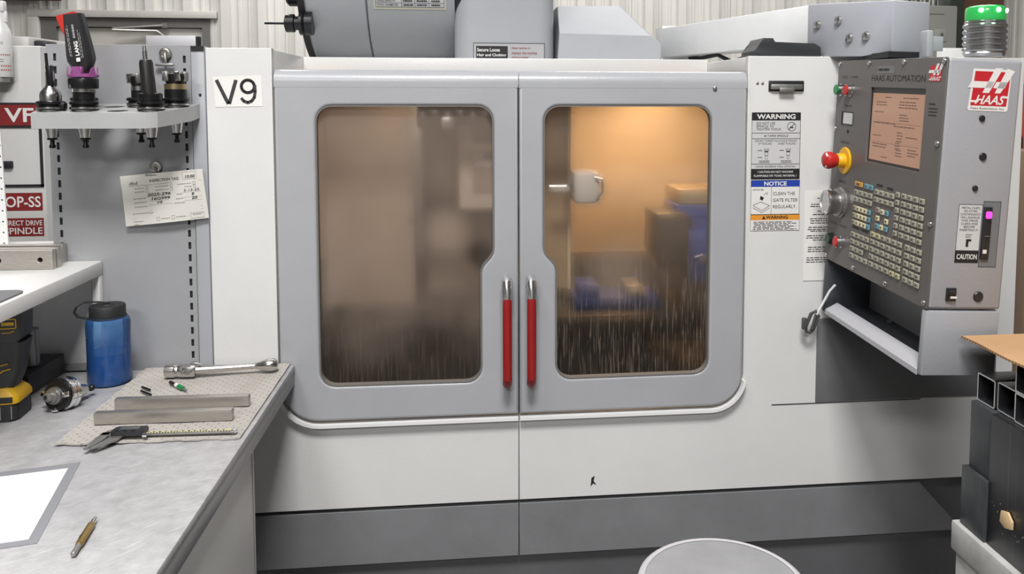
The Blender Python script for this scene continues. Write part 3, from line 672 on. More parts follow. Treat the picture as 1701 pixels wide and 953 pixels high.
# print on the panel
g = flat(G(mat('panel_ink', (.02, .018, .016), .6))); g.text('HAAS AUTOMATION', I4, .047, .188, .0125, .205, 0, z=.0004)
for s, x, y, wd in (('CYCLE', -.18, .190, .026), ('POWER', -.133, .190, .03), ('SPINDLE LOAD', -.155, .127, .034), ('EMERGENCY', -.156, .046, .045), ('HANDLE', -.156, -.041, .036), ('CYCLE START', -.185, -.138, .036), ('FEED HOLD', -.135, -.138, .032)):
    g.text(s, I4, x, y, .0048, wd, 0, z=.0004)
g.bars(.168, .192, .142, 1, .006, .003, I4, .0004, 12); g.bars(.168, .198, .134, 3, .006, .0022, I4, .0004, 4)
for x0, x1, y in ((.0, .025, -.028), (.042, .066, -.029), (-.092, -.06, -.130), (-.05, -.02, -.130)): g.rect(x0, y-.0025, x1, y+.0025, I4, .0004)
g.m(mat('worn_label', (.16, .17, .16), .5)).rect(-.035, .198, .035, .212, I4, .0003); g.m(ink).bars(-.03, .03, .205, 1, .005, .005, I4, .0005, 8)
obj('lettering', g, cp)
def haas_logo(g, M, x0, y0, w, h, white, red, backing=True, z=0, inkm=None):
    """x0,y0 lower-left of the sticker, w x h its size; shape coordinates in the artwork's 400 x 340 grid"""
    def T(p): return (x0+(p[0]-20)/345*w, y0+(340-p[1])/335*h)
    if backing:
        g.m(white); g.poly([T(p) for p in [(52, 18), (345, 18), (335, 325), (325, 335), (42, 335), (32, 325)]], M, z)
    g.m(red); g.poly([T(p) for p in [(68, 36), (338, 36), (322, 296), (50, 296)]], M, z+.0002)
    g.m(white)
    for q in ([(218, 8), (275, 8), (182, 198), (132, 198)], [(308, 8), (368, 28), (268, 198), (226, 198)], [(46, 112), (215, 112), (196, 160), (20, 163)], [(232, 112), (318, 112), (296, 160), (210, 160)]):
        g.poly([T(p) for p in q], M, z+.0004)
    tx, ty = T((195, 250)); g.text('HAAS', M, tx, ty, h*.21, w*.66, .02, shear=.35, z=z+.0005)
    for q in ([(46, 256), (112, 256), (104, 272), (42, 272)], [(278, 218), (330, 218), (328, 234), (272, 234)]): g.poly([T(p) for p in q], M, z+.0004)
    if inkm: g.m(inkm); tx, ty = T((182, 315)); g.text('Haas Automation Inc.', M, tx, ty, h*.045, w*.74, 0, z=z+.0005)
    return g
g = flat(G(decal_red)); haas_logo(g, I4, .158, .178, .048, .037, decal_white, decal_red, False, .0004); obj('maker_emblem', g, cp)
# fasteners round the panel edge
g0 = G(steel).lathe([(.0055, 0), (.0055, .0015), (.004, .0035), (.0015, .0042)], I4, 10); s0 = obj('panel_screw', g0, cp)
for i, (x, y) in enumerate(((-.208, .219), (-.07, .219), (.071, .219), (.208, .219), (-.208, .073), (.207, .073), (-.208, -.07), (.206, -.072), (-.208, -.218), (-.073, -.216), (.065, -.216), (.206, -.216))):
    M = Matrix.Translation((x, y, 0)); 
    if i == 0: s0.matrix_local = M
    else: twin('panel_screw', s0, cp, M)
# round push buttons
def button(x, y, cap, lab, ln=.02, ring=chrome):
    M = Matrix.Translation((x, y, 0)); g = G(ring); g.lathe([(.0135, 0), (.0135, .003), (.0125, .004), (.0125, ln)], M, 18); b = obj('push_button', g, cp, label=lab)
    g = G(cap); g.lathe([(.0116, ln-.001), (.0116, ln+.0015), (.010, ln+.003)], M, 18); obj('button_cap', g, b)
button(-.193, .161, green_p, 'green power button', .012); button(-.146, .161, estop_red, 'red power button', .012)
button(-.19, -.176, mat('dark_green', (.01, .07, .035), .35), 'green cycle button', .008, black); button(-.14, -.174, estop_red, 'red cycle button', .013)
g = G(mat('meter_white', (.62, .63, .62), .5)); g.box((-.172, .087, 0), (-.128, .112, .0012)); g.m(ink).frame(-.181, .085, -.126, .114, .0022, I4, .0014); g.rect(-.181, .087, -.172, .112, I4, .0013); obj('load_meter', g, cp)
g = G(ink).lathe([(.004, 0), (.004, .001), (.002, .0015)], Matrix.Translation((-.147, .071, 0)), 10); obj('pilot_hole', g, cp)
M = Matrix.Translation((-.15, .006, 0))
g = G(yellow); g.lathe([(.030, 0), (.030, .0025), (.0285, .004), (.016, .004), (.0155, .018), (.014, .02)], M, 28); es = obj('emergency_stop', g, cp, label='yellow collar of the emergency stop')
g = G(estop_red); g.lathe([(.012, .016), (.013, .020), (.0165, .027), (.019, .035), (.0195, .040), (.018, .0455), (.012, .0495), (.004, .0505)], M, 26); obj('mushroom_knob', g, es, label='red mushroom knob')
g = flat(G(decal_white))
for a in (0.6, 2.7, 4.8):
    for k in range(5):
        b0 = a+.14*k; b1 = b0+.14
        g.quad([M @ Vector((r*math.cos(b), r*math.sin(b), zz)) for r, b, zz in ((.0181, b0, .0460), (.0181, b1, .0460), (.0146, b1, .0487), (.0146, b0, .0487))])
obj('knob_arrows', g, es)
M = Matrix.Translation((-.157, -.088, 0))
g = G(dullsteel); g.lathe([(.034, 0), (.034, .003), (.031, .006), (.031, .010), (.028, .011)], M, 36); jw = obj('jog_handle', g, cp, label='metal jog handwheel')
g = G(mat('bright_alu', (.66, .66, .66), .28, metal=1)); g.lathe([(.026, .010), (.0265, .028), (.0275, .03), (.0275, .036), (.0255, .038), (.020, .038), (.0195, .0365), (.002, .0365)], M, 36); obj('handwheel', g, jw)
g = G(black)
for k in range(20):
    a = 2*PI*k/20; g.box((-.0008, -.0015, .0), (.0008, .0015, .0004), M=M @ Matrix.Translation((.0325*math.cos(a), .0325*math.sin(a), .0046)) @ Matrix.Rotation(a, 4, 'Z'))
obj('dial_marks', g, jw)
g = G(steel); g.lathe([(.004, .038), (.004, .040)], M @ Matrix.Translation((.002, -.0225, 0)), 10); obj('finger_dimple', g, jw)
# keys
kc = {k: mat('key_'+k, c, .45) for k, c in (('tan', (.33, .315, .25)), ('cream', (.60, .55, .36)), ('blue', (.13, .30, .36)), ('orange', (.58, .30, .06)), ('olive', (.46, .43, .24)))}
kink = mat('key_ink', (.10, .09, .075), .6); keyme = {}
def key(x, y, c='tan', wd=.0168, h=.0105):
    if (c, wd) not in keyme:
        g = G(kc[c]); g.box((-wd/2, -h/2, 0), (wd/2, h/2, .0035), .0012, seg=1); g.m(kink)
        g.rect(-wd*.24, -.0022, wd*.16, .0022, I4, .0036); keyme[(c, wd)] = obj('key', g, cp); keyme[(c, wd)].matrix_local = Matrix.Translation((x, y, 0))
    else: twin('key', keyme[(c, wd)], cp, Matrix.Translation((x, y, 0)))
key(-.0735, -.0365, 'orange', .034); key(-.0395, -.0365, 'blue'); key(-.0195, -.0365, 'blue')
for r in range(2):
    for c in range(4): key(-.0825+.0207*c, -.054-.015*r); key(.005+.0205*c, -.042-.0155*r)
for r in range(3):
    for c in range(5): key(-.0845+.016*c, -.0885-.0153*r, ('tan', 'cream', 'cream', 'cream', 'blue')[c], .0135)
for x, y, c in ((.0165, -.077, 'tan'), (.034, -.0785, 'cream'), (.052, -.0785, 'blue'), (.0165, -.094, 'cream'), (.052, -.095, 'cream'), (.0165, -.110, 'blue'), (.034, -.110, 'cream'), (.052, -.110, 'blue')): key(x, y, c, .0135)
for r in range(6):
    key(.0885, -.036-.015*r, 'tan', .0135)
    for c in range(4): key(.111+.0212*c, -.036-.015*r)
for r in range(4):
    for c in range(4):
        if (r, c) != (2, 3): key(-.0835+.0208*c, -.1455-.0153*r)
for r in range(5):
    for c in range(6): key(.003+.0212*c, -.1295-.0153*r, 'olive' if (r, c) in ((0, 0), (0, 1), (4, 4), (4, 5)) else 'tan')
    for c in range(3): key(.1375+.0205*c, -.1295-.0153*r, 'tan', .0165)
# near side of the box: emblem, plugs, drive slot, rocker
SM = MX((.2146, 0, 0), (0, 0, -1), (0, 1, 0))        # local x = into the box depth, local y = up
g = flat(G(decal_white)); haas_logo(g, SM, .042, .133, .086, .078, decal_white, decal_red, True, .0004, ink); obj('maker_emblem', g, cp, label='large red and white maker sticker')
for y, x, r in ((.121, .074, .0055), (.053, .082, .0068), (-.004, .0725, .0052), (-.201, .097, .0092)):
    g = G(black); g.lathe([(r*1.05, 0), (r*1.05, .0012), (r*.85, .003), (r*.3, .0036)], SM @ Matrix.Translation((x, y, 0)), 18); obj('hole_plug', g, cp)
g = flat(G(decal_grey)); g.rect(.045, -.139, .0905, -.033, SM, .0004); g.m(ink).frame(.045, -.139, .0905, -.033, .0009, SM, .0006); g.rect(.045, -.139, .0905, -.1165, SM, .0006)
for i, s in enumerate(('METAL CHIPS', 'OR OTHER', 'CONTAMINANTS', 'WILL DAMAGE', 'THIS DRIVE.', 'CLEAN DISK', 'BEFORE', 'INSERTING IT.')): g.text(s, SM, .068, -.0395-.0057*i, .0038, (.034, .026, .038, .036, .033, .032, .021, .036)[i], 0, z=.0007)
g.poly([(.064, -.110), (.069, -.110), (.069, -.100), (.074, -.100), (.074, -.096), (.064, -.096)], SM, .0007); g.bars(.062, .076, -.088, 2, .004, .0012, SM, .0007, 3)
g.m(decal_white).text('CAUTION', SM, .068, -.128, .0095, .039, .02, z=.0008); obj('caution_decal', g, cp)
g = G(mat('slot_grey', (.16, .165, .175), .5)); g.rect(.092, -.146, .125, -.027, SM, .0003); g.m(pend_dark).frame(.0915, -.1465, .1255, -.0265, .0012, SM, .0005); ds = obj('drive_slot', flat(g), cp)
g = G(black); g.box((.0925, -.132, .0003), (.108, -.037, .004), .001, M=SM); g.m(dullsteel).box((.096, -.09, .004), (.105, -.0885, .0055), M=SM); g.m(decal_white).rect(.0955, -.121, .103, -.114, SM, .0042); obj('disk_drive', g, ds)
g = flat(G(mat('pink_led', (.8, .05, .4), .4, emit=(1, .06, .55), estr=1.4))); g.plate([rr(.0955, -.0575, .1065, -.0445, .003)], SM @ Matrix.Translation((0, 0, .0055)), .0015); obj('drive_light', g, ds, label='glowing pink drive light')
g = G(black); g.box((.034, -.2095, 0), (.053, -.1855, .0035), .001, M=SM); g.prism([(0, .0035), (.018, .0035), (.016, .008), (.004, .0045)], MX((.2146, -.207, -.0365), (0, 1, 0), (1, 0, 0)), -.0, .014); g.m(decal_white).rect(.0385, -.203, .051, -.199, SM, .0088); obj('rocker_switch', g, cp)
# open storage pocket below the panel
g = G(pend_grey); g.box((.199, -.349, -.143), (.2145, -.2285, 0), .003); obj('pocket_cheek', g, cp)
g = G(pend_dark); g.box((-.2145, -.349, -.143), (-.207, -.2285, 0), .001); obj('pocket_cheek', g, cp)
g = G(mat('pocket_back', (.40, .405, .42), .45)); g.box((-.207, -.349, -.143), (.199, -.2285, -.112)); obj('pocket_back', g, cp)
g = G(pend_dark); g.box((-.207, -.349, -.112), (.199, -.340, -.005)); obj('pocket_floor', g, cp)
g = G(mat('lip_bright', (.45, .45, .475), .35)); g.prism([(0, -.349), (0, -.342), (-.024, -.330), (-.026, -.340), (-.026, -.349)], MX((-.19, 0, 0), (0, 0, 1), (0, 1, 0)).normalized(), 0, -.389) if False else g.loft([[(x, y, z) for z, y in ((0, -.352), (0, -.342), (-.028, -.326), (-.028, -.352))] for x in (-.195, .1985)]); obj('pocket_lip', g, cp)  # caught light is put into the lip's paler colour
g = G(dullsteel)
for x in (-.09, .06): g.lathe([(.006, 0), (.006, .003), (.003, .005)], MX((x, -.340, -.100), (1, 0, 0), (0, 0, -1)), 8)
obj('pocket_screws', g, cp)

# cable tie with a clip hanging from the pocket
t = thing('hanging_clip', 'dark clip hanging from a white cable tie at the corner of the control pocket', 'clip', (.79, -.03, 1.06))
g = G(mat('nylon_white', (.78, .78, .78), .4)); g.tube([(.822, -.06, 1.128), (.814, -.05, 1.112), (.799, -.04, 1.075), (.789, -.035, 1.050)], .0028, 8); obj('cable_tie', g, t)
g = G(mat('clip_grey', (.07, .07, .073), .45)); g.tube([(.789, -.034, 1.062), (.779, -.03, 1.055), (.768, -.028, 1.024), (.770, -.027, 1.012), (.778, -.027, 1.010), (.786, -.03, 1.02), (.796, -.034, 1.05)], .0042, 8, True)
g.tube([(.789, -.036, 1.055), (.780, -.034, 1.02)], .0035, 8); g.box((.758, -.033, 1.018), (.770, -.024, 1.046), .003, M=Matrix.Translation((0, 0, 0))); obj('clip_body', g, t)

# arm, bracket and signal light
ad = Vector((-.279, .960, 0)); ar = Vector((.960, .279, 0))
AM = MX((.808, .065, 0), ad, (0, 0, 1))              # local x back along the arm, y up, z = to its left-front
at = thing('support_arm', 'long white square-tube arm reaching over the machine roof to the control box', 'arm', (.66, .8, 1.6475))
g = G(mat('arm_white', (.80, .81, .82), .35, var=.06, bump=.1)); 
g.prism([(0, 1.682), (.73, 1.682), (.73, 1.774), (0, 1.774)], AM, 0, .092, .004); obj('beam', g, at)
g = G(mat('arm_bracket', (.40, .41, .455), .4)); g.prism([(.014, 1.7754), (-.259, 1.756), (-.259, 1.649), (-.172, 1.644), (-.046, 1.647), (.0, 1.667), (.014, 1.681)], AM, -.004, .098, .003); br = obj('bracket', g, at)
g = G(black); g.box((.86, -.20, 1.6365), (.93, -.10, 1.648)); obj('neck', g, at)
g = G(pend_grey); g.box((.887, -.30, 1.632), (.902, -.27, 1.685), .004); g.box((.902, -.285, 1.645), (.93, -.28, 1.674), .001); obj('mounting_tab', g, at)
g0 = G(steel).lathe([(.0105, 0), (.0105, .002), (.0085, .007), (.003, .0085)], Matrix.Translation(at['_w']), 12); b0 = obj('bolt', g0, br)
for i, (x, y, mt) in enumerate(((-.023, 1.7237, 0), (-.095, 1.728, 0), (-.132, 1.686, 1), (-.184, 1.687, 1))):
    Mb = Matrix.Translation(-Vector(at['_w'])) @ AM @ Matrix.Translation((x, y, -.004)) @ Matrix.Rotation(PI, 4, 'X')
    if i == 0: b0.matrix_local = Mb
    else: twin('bolt', b0, br, Mb)
g = G(rubber); g.tube([(.69, .7375, 1.679), (.70, .64, 1.674), (.716, .53, 1.679), (.74, .46, 1.655)], .006, 8); g.tube([(.735, .48, 1.655), (.79, .38, 1.68), (.81, .30, 1.655)], .004, 8); obj('cable', g, at)
g = G(white_paint); g.box((.605, .765, 1.6475), (.71, .86, 1.782), .004); obj('pivot_post', g, at)
bt = thing('signal_light', 'ribbed silver signal light glowing green on top of the control box', 'light', (.929, -.42, 1.628))
g = G(mat('ribbed_silver', (.52, .52, .52), .22, metal=.95)); pr = [(.033, 1.6275), (.036, 1.633)]
for k in range(5): z = 1.636+.0105*k; pr += [(.0345, z), (.0375, z+.003), (.0375, z+.0055), (.0345, z+.0085)]
pr += [(.0345, 1.690), (.033, 1.692)]; g.lathe(pr, Matrix.Translation((.929, -.42, 0)), 36); obj('ribbed_base', g, bt)
g = G(mat('green_lens', (.03, .32, .08), .15, emit=(.03, .6, .08), estr=.32)); g.lathe([(.0335, 1.692), (.034, 1.694), (.034, 1.711), (.0325, 1.7155), (.028, 1.718), (.01, 1.719)], Matrix.Translation((.929, -.42, 0)), 36); ln = obj('lens', g, bt, label='glowing green lens')
g = G(mat('green_led', (.5, 1, .6), .3, emit=(.45, 1, .6), estr=14))
for a in (-2.35, -1.5, -.7): g.lathe([(.0042, 0), (.0042, .0015), (.002, .003)], MX((.929+.034*math.cos(a), -.42+.034*math.sin(a), 1.709), (-math.sin(a), math.cos(a), 0), (0, 0, 1)), 10)
obj('light_emitting_diodes', g, ln)
d = bpy.data.lights.new('signal_glow', 'POINT'); d.energy = .12; d.color = (.05, 1, .15); d.shadow_soft_size = .03
o = bpy.data.objects.new('signal_glow', d); COL.objects.link(o); o.location = (.929, -.42, 1.745)

# things behind the control, to the right
t = thing('grey_cabinet', 'pale grey-green steel cabinet behind the signal light', 'cabinet', (2.03, 1.8, 0))
g = G(mat('cabinet_green_grey', (.40, .42, .385), .45)); g.box((1.75, 1.6, .0), (2.112, 2.1, 1.956), .006); cb = obj('cabinet_body', g, t)
g = G(mat('cabinet_line', (.2, .2, .19), .6)); g.box((1.97, 1.598, 1.918), (2.05, 1.6, 1.921)); obj('vent_line', g, cb)
g = G(mat('plate_pale', (.45, .46, .43), .5)); g.box((2.005, 1.594, 1.80), (2.06, 1.6, 1.855), .002); g.m(chrome).lathe([(.008, 0), (.008, .006), (.004, .01)], MX((2.035, 1.594, 1.83), (1, 0, 0), (0, 0, 1)), 10); obj('latch_plate', g, cb)
g = G(dullsteel)
for k in range(4): g.lathe([(.016, 1.956), (.016, 2.0), (.01, 2.0), (.01, 2.05)], Matrix.Translation((1.96+.042*k, 1.75, 0)), 10)
obj('cabinet_fittings', g, t)
g = G(mat('post_dark', (.05, .06, .05), .6)); g.box((2.125, 1.68, 0), (2.19, 1.78, 3.2)); tag(obj('steel_post', g), 'dark steel post standing between the grey cabinet and the brown board', 'post')
g = G(mat('brown_board', (.17, .09, .06), .6, var=.2)); g.box((2.20, 1.8, 0), (2.46, 1.86, 2.9)); tag(obj('brown_board', g), 'brown board standing upright behind the signal light', 'board')
t = thing('air_hose', 'thick dark hose with a ribbed fitting at the top right corner', 'hose', (2.1, 1.2, 0))
g = G(mat('hose_dark', (.035, .045, .05), .4)); g.tube([(2.235, 1.2, 2.6), (2.232, 1.2, 1.86), (2.23, 1.2, 1.82)], .024, 14); obj('hose', g, t)
g = G(dullsteel); pr = []
for k in range(6): pr += [(.018, 1.74+.014*k), (.021, 1.745+.014*k), (.021, 1.75+.014*k)]
g.lathe(pr, Matrix.Translation((2.23, 1.2, 0)), 14); g.box((2.21, 1.18, .0), (2.25, 1.22, 1.74)); obj('ribbed_fitting', g, t)
g = G(rubber); g.tube([(2.20, 1.18, 1.84), (2.185, 1.17, 1.80), (2.19, 1.17, 1.76), (2.215, 1.17, 1.73)], .006, 8); g.tube([(2.19, 1.16, 1.815), (2.27, 1.16, 1.82)], .008, 8); obj('hose_clamp', g, t)
t = thing('red_cabinet', 'orange-red cabinet with black latches behind the control box', 'cabinet', (1.9, .9, 0))
g = G(mat('cabinet_red', (.40, .085, .055), .5, var=.06)); g.box((1.683, .62, .90), (2.1, 1.2, 1.60), .006); rc = obj('cabinet_body', g, t)
g = G(mat('cabinet_stand', (.10, .055, .04), .7)); g.box((1.705, .64, 0), (2.09, 1.19, .90)); obj('cabinet_stand', g, t)
g = G(black); g.prism([(1.30, 0), (1.305, .035), (1.33, .045), (1.43, .045), (1.45, .03), (1.45, 0)], MX((1.672, .6, 0), (0, 0, 1), (0, -1, 0)), -.03, .03, .002); obj('latch', g, rc)
g = G(black); g.prism([(.955, 0), (.955, .02), (1.02, .03), (1.06, .01), (1.06, 0)], MX((1.672, .6, 0), (0, 0, 1), (0, -1, 0)), -.03, .022, .002); g.box((1.69, .612, 1.03), (1.70, .62, 1.13)); obj('latch', g, rc)
t = thing('tall_carton', 'tall brown cardboard carton standing beside the red cabinet', 'box', (1.8, .47, 0))
g = G(mat('carton_brown', (.27, .195, .135), .85, var=.06)); g.box((1.615, .40, 0), (1.95, .53, 1.40), .003); cb = obj('carton_body', g, t)
g = G(dkcard); g.box((1.6175, .3990, .02), (1.6205, .3995, 1.395)); obj('carton_seam', g, cb)
g = G(white_paint); g.box((1.118, .03, 1.6475), (1.19, .06, 1.672), .002); obj('top_bracket', g, mc)

# ------------------------------------------------------------------ right foreground: steel tube stack on a white timber skid
t = thing('timber_skid', 'scuffed white-painted timber skid under the black steel stack', 'pallet', (1.3, -.75, 0))
g = G(timber_white); g.box((.860, -1.25, .738), (2.1, -.478, .792), .004); obj('top_beam', g, t)
g = G(timber_white); g.box((.868, -.60, .0), (.95, -.482, .735), .004); obj('leg', g, t)
g = G(timber_white); g.box((.868, -1.24, .0), (.95, -1.12, .735), .004); obj('leg', g, t)
g = G(timber_white); g.box((2.0, -.60, .0), (2.09, -.482, .735), .004); obj('leg', g, t)
g = G(timber_white); g.box((.890, -1.12, .55), (.94, -.60, .734), .003); obj('side_board', g, t, label='lower board with a cracked upper edge')
g = G(mat('knot_brown', (.12, .10, .075), .8)); g.poly([(-.795, .745), (-.78, .745), (-.762, .758), (-.757, .773), (-.765, .778), (-.785, .765)], MX((.8595, 0, 0), (0, -1, 0), (0, 0, 1)) @ Matrix.Diagonal((-1, 1, 1, 1))); obj('knot', flat(g), t)
t = thing('plate_bundle', 'black scuffed steel plates stacked as a tall block on the white timber', 'steel', (1.3, -.75, .793))
g = G(tube_grey); g.box((.868, -.562, .793), (2.0, -.492, .900), .002); obj('plate', g, t, label='dark grey lower plate')
g = G(tube_grey); g.box((.876, -.562, .9005), (2.0, -.500, 1.0205), .002); obj('plate', g, t)
g = G(tube_black); g.box((.872, -1.2, .793), (2.0, -.5635, 1.0205), .002); bp_ = obj('plate', g, t, label='broad black plate with scuffs')
g = flat(G(mat('pale_wood', (.66, .47, .26), .7))); Wm = MX((.8713, 0, 0), (0, -1, 0), (0, 0, 1))
g.prism([(.602, .852), (.616, .847), (.634, .853), (.634, .866), (.622, .877), (.605, .872)], Wm, 0, .004, .001); obj('wood_chip', g, bp_, label='pale wood showing through a hole')
g = flat(G(mat('scuff', (.16, .16, .165), .6)))
R = random.Random(3)
for k in range(26):
    y = .575+.10*R.random(); z = .83+.05*R.random(); s = .001+.002*R.random(); g.poly([(y, z), (y+s, z-.3*s), (y+1.2*s, z+s), (y+.2*s, z+.8*s)], Wm, .0005)
obj('scuff_marks', g, bp_)
# square tubes, open ends towards the machine door
S_ = .0505; tubes = [(k, 0) for k in range(12)] + [(k, 1) for k in range(2, 12)]
gt = G(tube_black); Y0 = 0; th = .003
def tubering(s, i): return [(-s/2+i, -s/2+i), (s/2-i, -s/2+i), (s/2-i, s/2-i), (-s/2+i, s/2-i)]
outer = rr(-S_/2+.0004, -S_/2+.0004, S_/2-.0004, S_/2-.0004, .004, 3); inner = rr(-S_/2+th, -S_/2+th, S_/2-th, S_/2-th, .002, 3)
k_ = len(outer); L0 = 1.1
ro = [(0, -a, b) for a, b in outer]; ri = [(0, -a, b) for a, b in inner]; ro2 = [(L0, -a, b) for a, b in outer]; ri2 = [(L0, -a, b) for a, b in inner]
gt.loft([ri2, ri, ], False); gt.m(mat('cut_steel', (.55, .55, .54), .45, metal=.2)).loft([ri, ro], False); gt.m(tube_black).loft([ro, ro2, ri2], False)
proto = obj('square_tube', gt)
lab0 = 'square steel tube in the lower open row'
names = ['first', 'second', 'third', 'fourth', 'fifth', 'sixth', 'seventh', 'eighth', 'ninth', 'tenth', 'eleventh', 'twelfth']
for i, (k, r) in enumerate(tubes):
    o = proto if i == 0 else proto.copy()
    if i: COL.objects.link(o)
    o.location = (.885+(.004 if (k+r) % 3 == 1 else 0), -.503-S_*(k+.5), 1.0215+S_*(r+.5))
    tag(o, ('black square steel tube, %s from the control box in the lower row' % names[k]) if r == 0 else ('black square steel tube, %s from the control box in the upper row' % names[k-2]), 'steel tube', 'square steel tubes stacked on the black plates')
pts = []
g = G(cardboard); R = random.Random(4)
edge = [(.872+.0025*math.sin(i*1.7), -.472-.045*i) for i in range(17)]
ring = edge + [(1.6, -1.19), (1.6, -.468), (1.3, -.470), (1.0, -.471)]
g.prism(ring, I4, 1.1235, 1.1275); n_ = g.bm
tag(obj('cardboard_sheet', g), 'flat brown cardboard sheet lying on the square steel tubes', 'cardboard')
cs = bpy.data.objects['cardboard_sheet']
g = G(dkcard); rings = [[(x-.0006, y, z) for z in (1.1235, 1.1275)] for x, y in edge]
for i in range(len(edge)-1):
    a, b = edge[i], edge[i+1]
    for j in range(6):
        t0 = j/6; t1 = t0+.09; g.quad([(a[0]+(b[0]-a[0])*q-.0008, a[1]+(b[1]-a[1])*q, z) for q, z in ((t0, 1.1240), (t1, 1.1240), (t1, 1.1272), (t0, 1.1272))])
o = obj('flute_edge', flat(g)); o.parent = cs

# ------------------------------------------------------------------ stool
t = thing('stool', 'round stool with a pale grey seat and lighter rim in front of the machine', 'stool', (.478, -.345, 0))
M = Matrix.Translation((.478, -.345, 0))
g = G(mat('seat_rim', (.60, .59, .60), .45)); g.lathe([(.150, .575), (.160, .578), (.165, .588), (.165, .612), (.162, .618), (.156, .621), (.150, .6195)], M, 56, False); obj('seat_rim', g, t, label='light rim of the seat')
g = G(mat('seat_grey', (.37, .37, .385), .5, var=.10, scale=14)); g.lathe([(.150, .58), (.1505, .6185), (.147, .6195), (.01, .6185)], M, 56); obj('seat', g, t)
g = G(dullsteel); g.lathe([(.03, .02), (.03, .58)], M, 16)
for k in range(4):
    a = PI/4+k*PI/2; g.tube([(.478+.03*math.cos(a), -.345+.03*math.sin(a), .10), (.478+.2*math.cos(a), -.345+.2*math.sin(a), .012)], .012, 8)
obj('pedestal', g, t)
# ------------------------------------------------------------------ left: bench, tool panel, shelf
t = thing('workbench', 'steel-topped workbench in the left foreground', 'workbench', (-.9, -.7, 0))
g = G(bench_steel); g.box((-1.7, -1.45, .955), (-.386, -.016, .970), .0025); obj('bench_top', g, t)
g = G(mat('bench_edge', (.33, .33, .335), .4, metal=.2, var=.1)); g.box((-1.7, -1.45, .925), (-.3875, -.0165, .9545), .001); obj('apron', g, t)
g = G(mat('bench_cabinet', (.60, .60, .585), .45, var=.06)); g.box((-1.68, -1.40, 0), (-.402, -.302, .9245), .003); bc = obj('bench_cabinet', g, t)
g = G(mat('cabinet_gap', (.25, .25, .25), .6)); g.box((-.4018, -.318, .02), (-.4012, -.316, .92)); obj('panel_joint', g, bc)
g = G(dullsteel); g.box((-1.65, -.06, 0), (-1.60, -.01, .924)); obj('leg', g, t)

# slotted grey tool panel behind the bench
t = thing('slotted_backboard', 'grey slotted sheet-metal panel standing behind the workbench', 'panel', (-.73, .01, 0))
def slots(cx0, cz0, cx1, cz1, n):
    out = []
    for i in range(n):
        f = i/(n-1); x = cx0+(cx1-cx0)*f; z = cz0+(cz1-cz0)*f; out.append([(x-.0028, z-.0075), (x+.0028, z-.0075), (x+.0028, z+.0075), (x-.0028, z+.0075)])
    return out
P0 = [(-.879, .60), (-.5905, .60), (-.5905, 1.662), (-.879, 1.662)]
g = G(panel_grey).plate([P0]+slots(-.862, 1.635, -.862, .972, 26)+slots(-.603, 1.632, -.603, .968, 26), FR(0), .0025, .0006, 1); pn = obj('slotted_sheet', g, t)
g = G(rubber); g.box((-.872, .004, .60), (-.852, .020, 1.65)); g.box((-.613, .004, .60), (-.593, .020, 1.65)); obj('slot_channel', g, t)
g = G(mat('post_grey', (.36, .37, .40), .35, bump=.1)); g.box((-.5895, -.002, .0), (-.5615, .03, 1.660), .002); po = obj('upright_post', g, t)
g = G(black); g.box((-.588, -.004, 1.650), (-.562, .0, 1.660)); g.lathe([(.003, 0), (.003, .0012)], MX((-.572, -.002, 1.557), (1, 0, 0), (0, 0, 1)), 10); obj('post_clip', g, po)
g = G(panel_grey); g.box((-.879, .003, .0), (-.85, .03, .60)); obj('upright_post', g, t)

# tool rack on the panel
t = thing('tool_rack', 'grey bent-metal rack of holes fixed to the slotted panel', 'rack', (-.70, -.003, 1.49))
sl = math.atan2(.017, .15)
RM = MX((0, -.003, 1.538), (1, 0, 0), (0, math.cos(sl), math.sin(sl)))    # local x = x, local y = back
outl = [(-.836, -.150), (-.640, -.150), (-.626, -.147), (-.612, -.138), (-.577, -.05), (-.576, 0), (-.868, 0), (-.868, -.02)]
H = {'a': (-.819, -.112), 'b': (-.757, -.112), 'c': (-.694, -.112), 'd': (-.632, -.112), 'e': (-.785, -.047), 'f': (-.726, -.047), 'g': (-.676, -.047), 'h': (-.604, -.052)}
g = G(mat('rack_grey', (.40, .405, .405), .42, var=.08)); g.plate([outl]+[circ(x, y, .020, 24) for x, y in H.values()], RM, .002, .0004, 1)
tp = obj('top_sheet', g, t)
g = G(MATS['rack_grey']); inn = 1; lo = outl[:6]+[]; pth = [outl[7]]+outl[0:6]
for a, b in zip(pth, pth[1:]):
    A3, B3 = RM @ Vector((a[0], a[1], 0)), RM @ Vector((b[0], b[1], 0)); g.quad([A3, B3, B3-Vector((0, 0, .030)), A3-Vector((0, 0, .030))])
bmesh.ops.remove_doubles(g.bm, verts=g.bm.verts, dist=1e-5)
bmesh.ops.solidify(g.bm, geom=list(g.bm.faces), thickness=.002)
obj('front_lip', g, t)
def hole(k): p = RM @ Vector((*H[k], 0)); return p
def tool_holder(k, label, group='tool holders standing in the grey rack', fl=.0255):
    p = hole(k); r = thing('tool_holder', label, 'tool holder', tuple(p), group)
    M = Matrix.Translation(p)
    g = G(blackox); g.lathe([(.018, .0005), (fl*.92, .001), (fl, .003), (fl, .007), (fl*.86, .0085), (fl*.86, .011), (fl, .0125), (fl, .017), (fl*.85, .019)], M, 28)
    g.m(steel).lathe([(fl*.99, .0031), (fl*1.005, .0035), (fl*1.005, .0065), (fl*.99, .007)], M, 28, False)
    obj('flange', g, r)
    g = G(steel); g.lathe([(.0085, -.056), (.0175, .0005)], M, 24); obj('taper', g, r)
    g = G(blackox); g.lathe([(.0045, -.074), (.0058, -.073), (.0058, -.069), (.0038, -.066), (.0038, -.058), (.009, -.0575), (.009, -.053)], M, 16); obj('pull_stud', g, r)
    return r, M
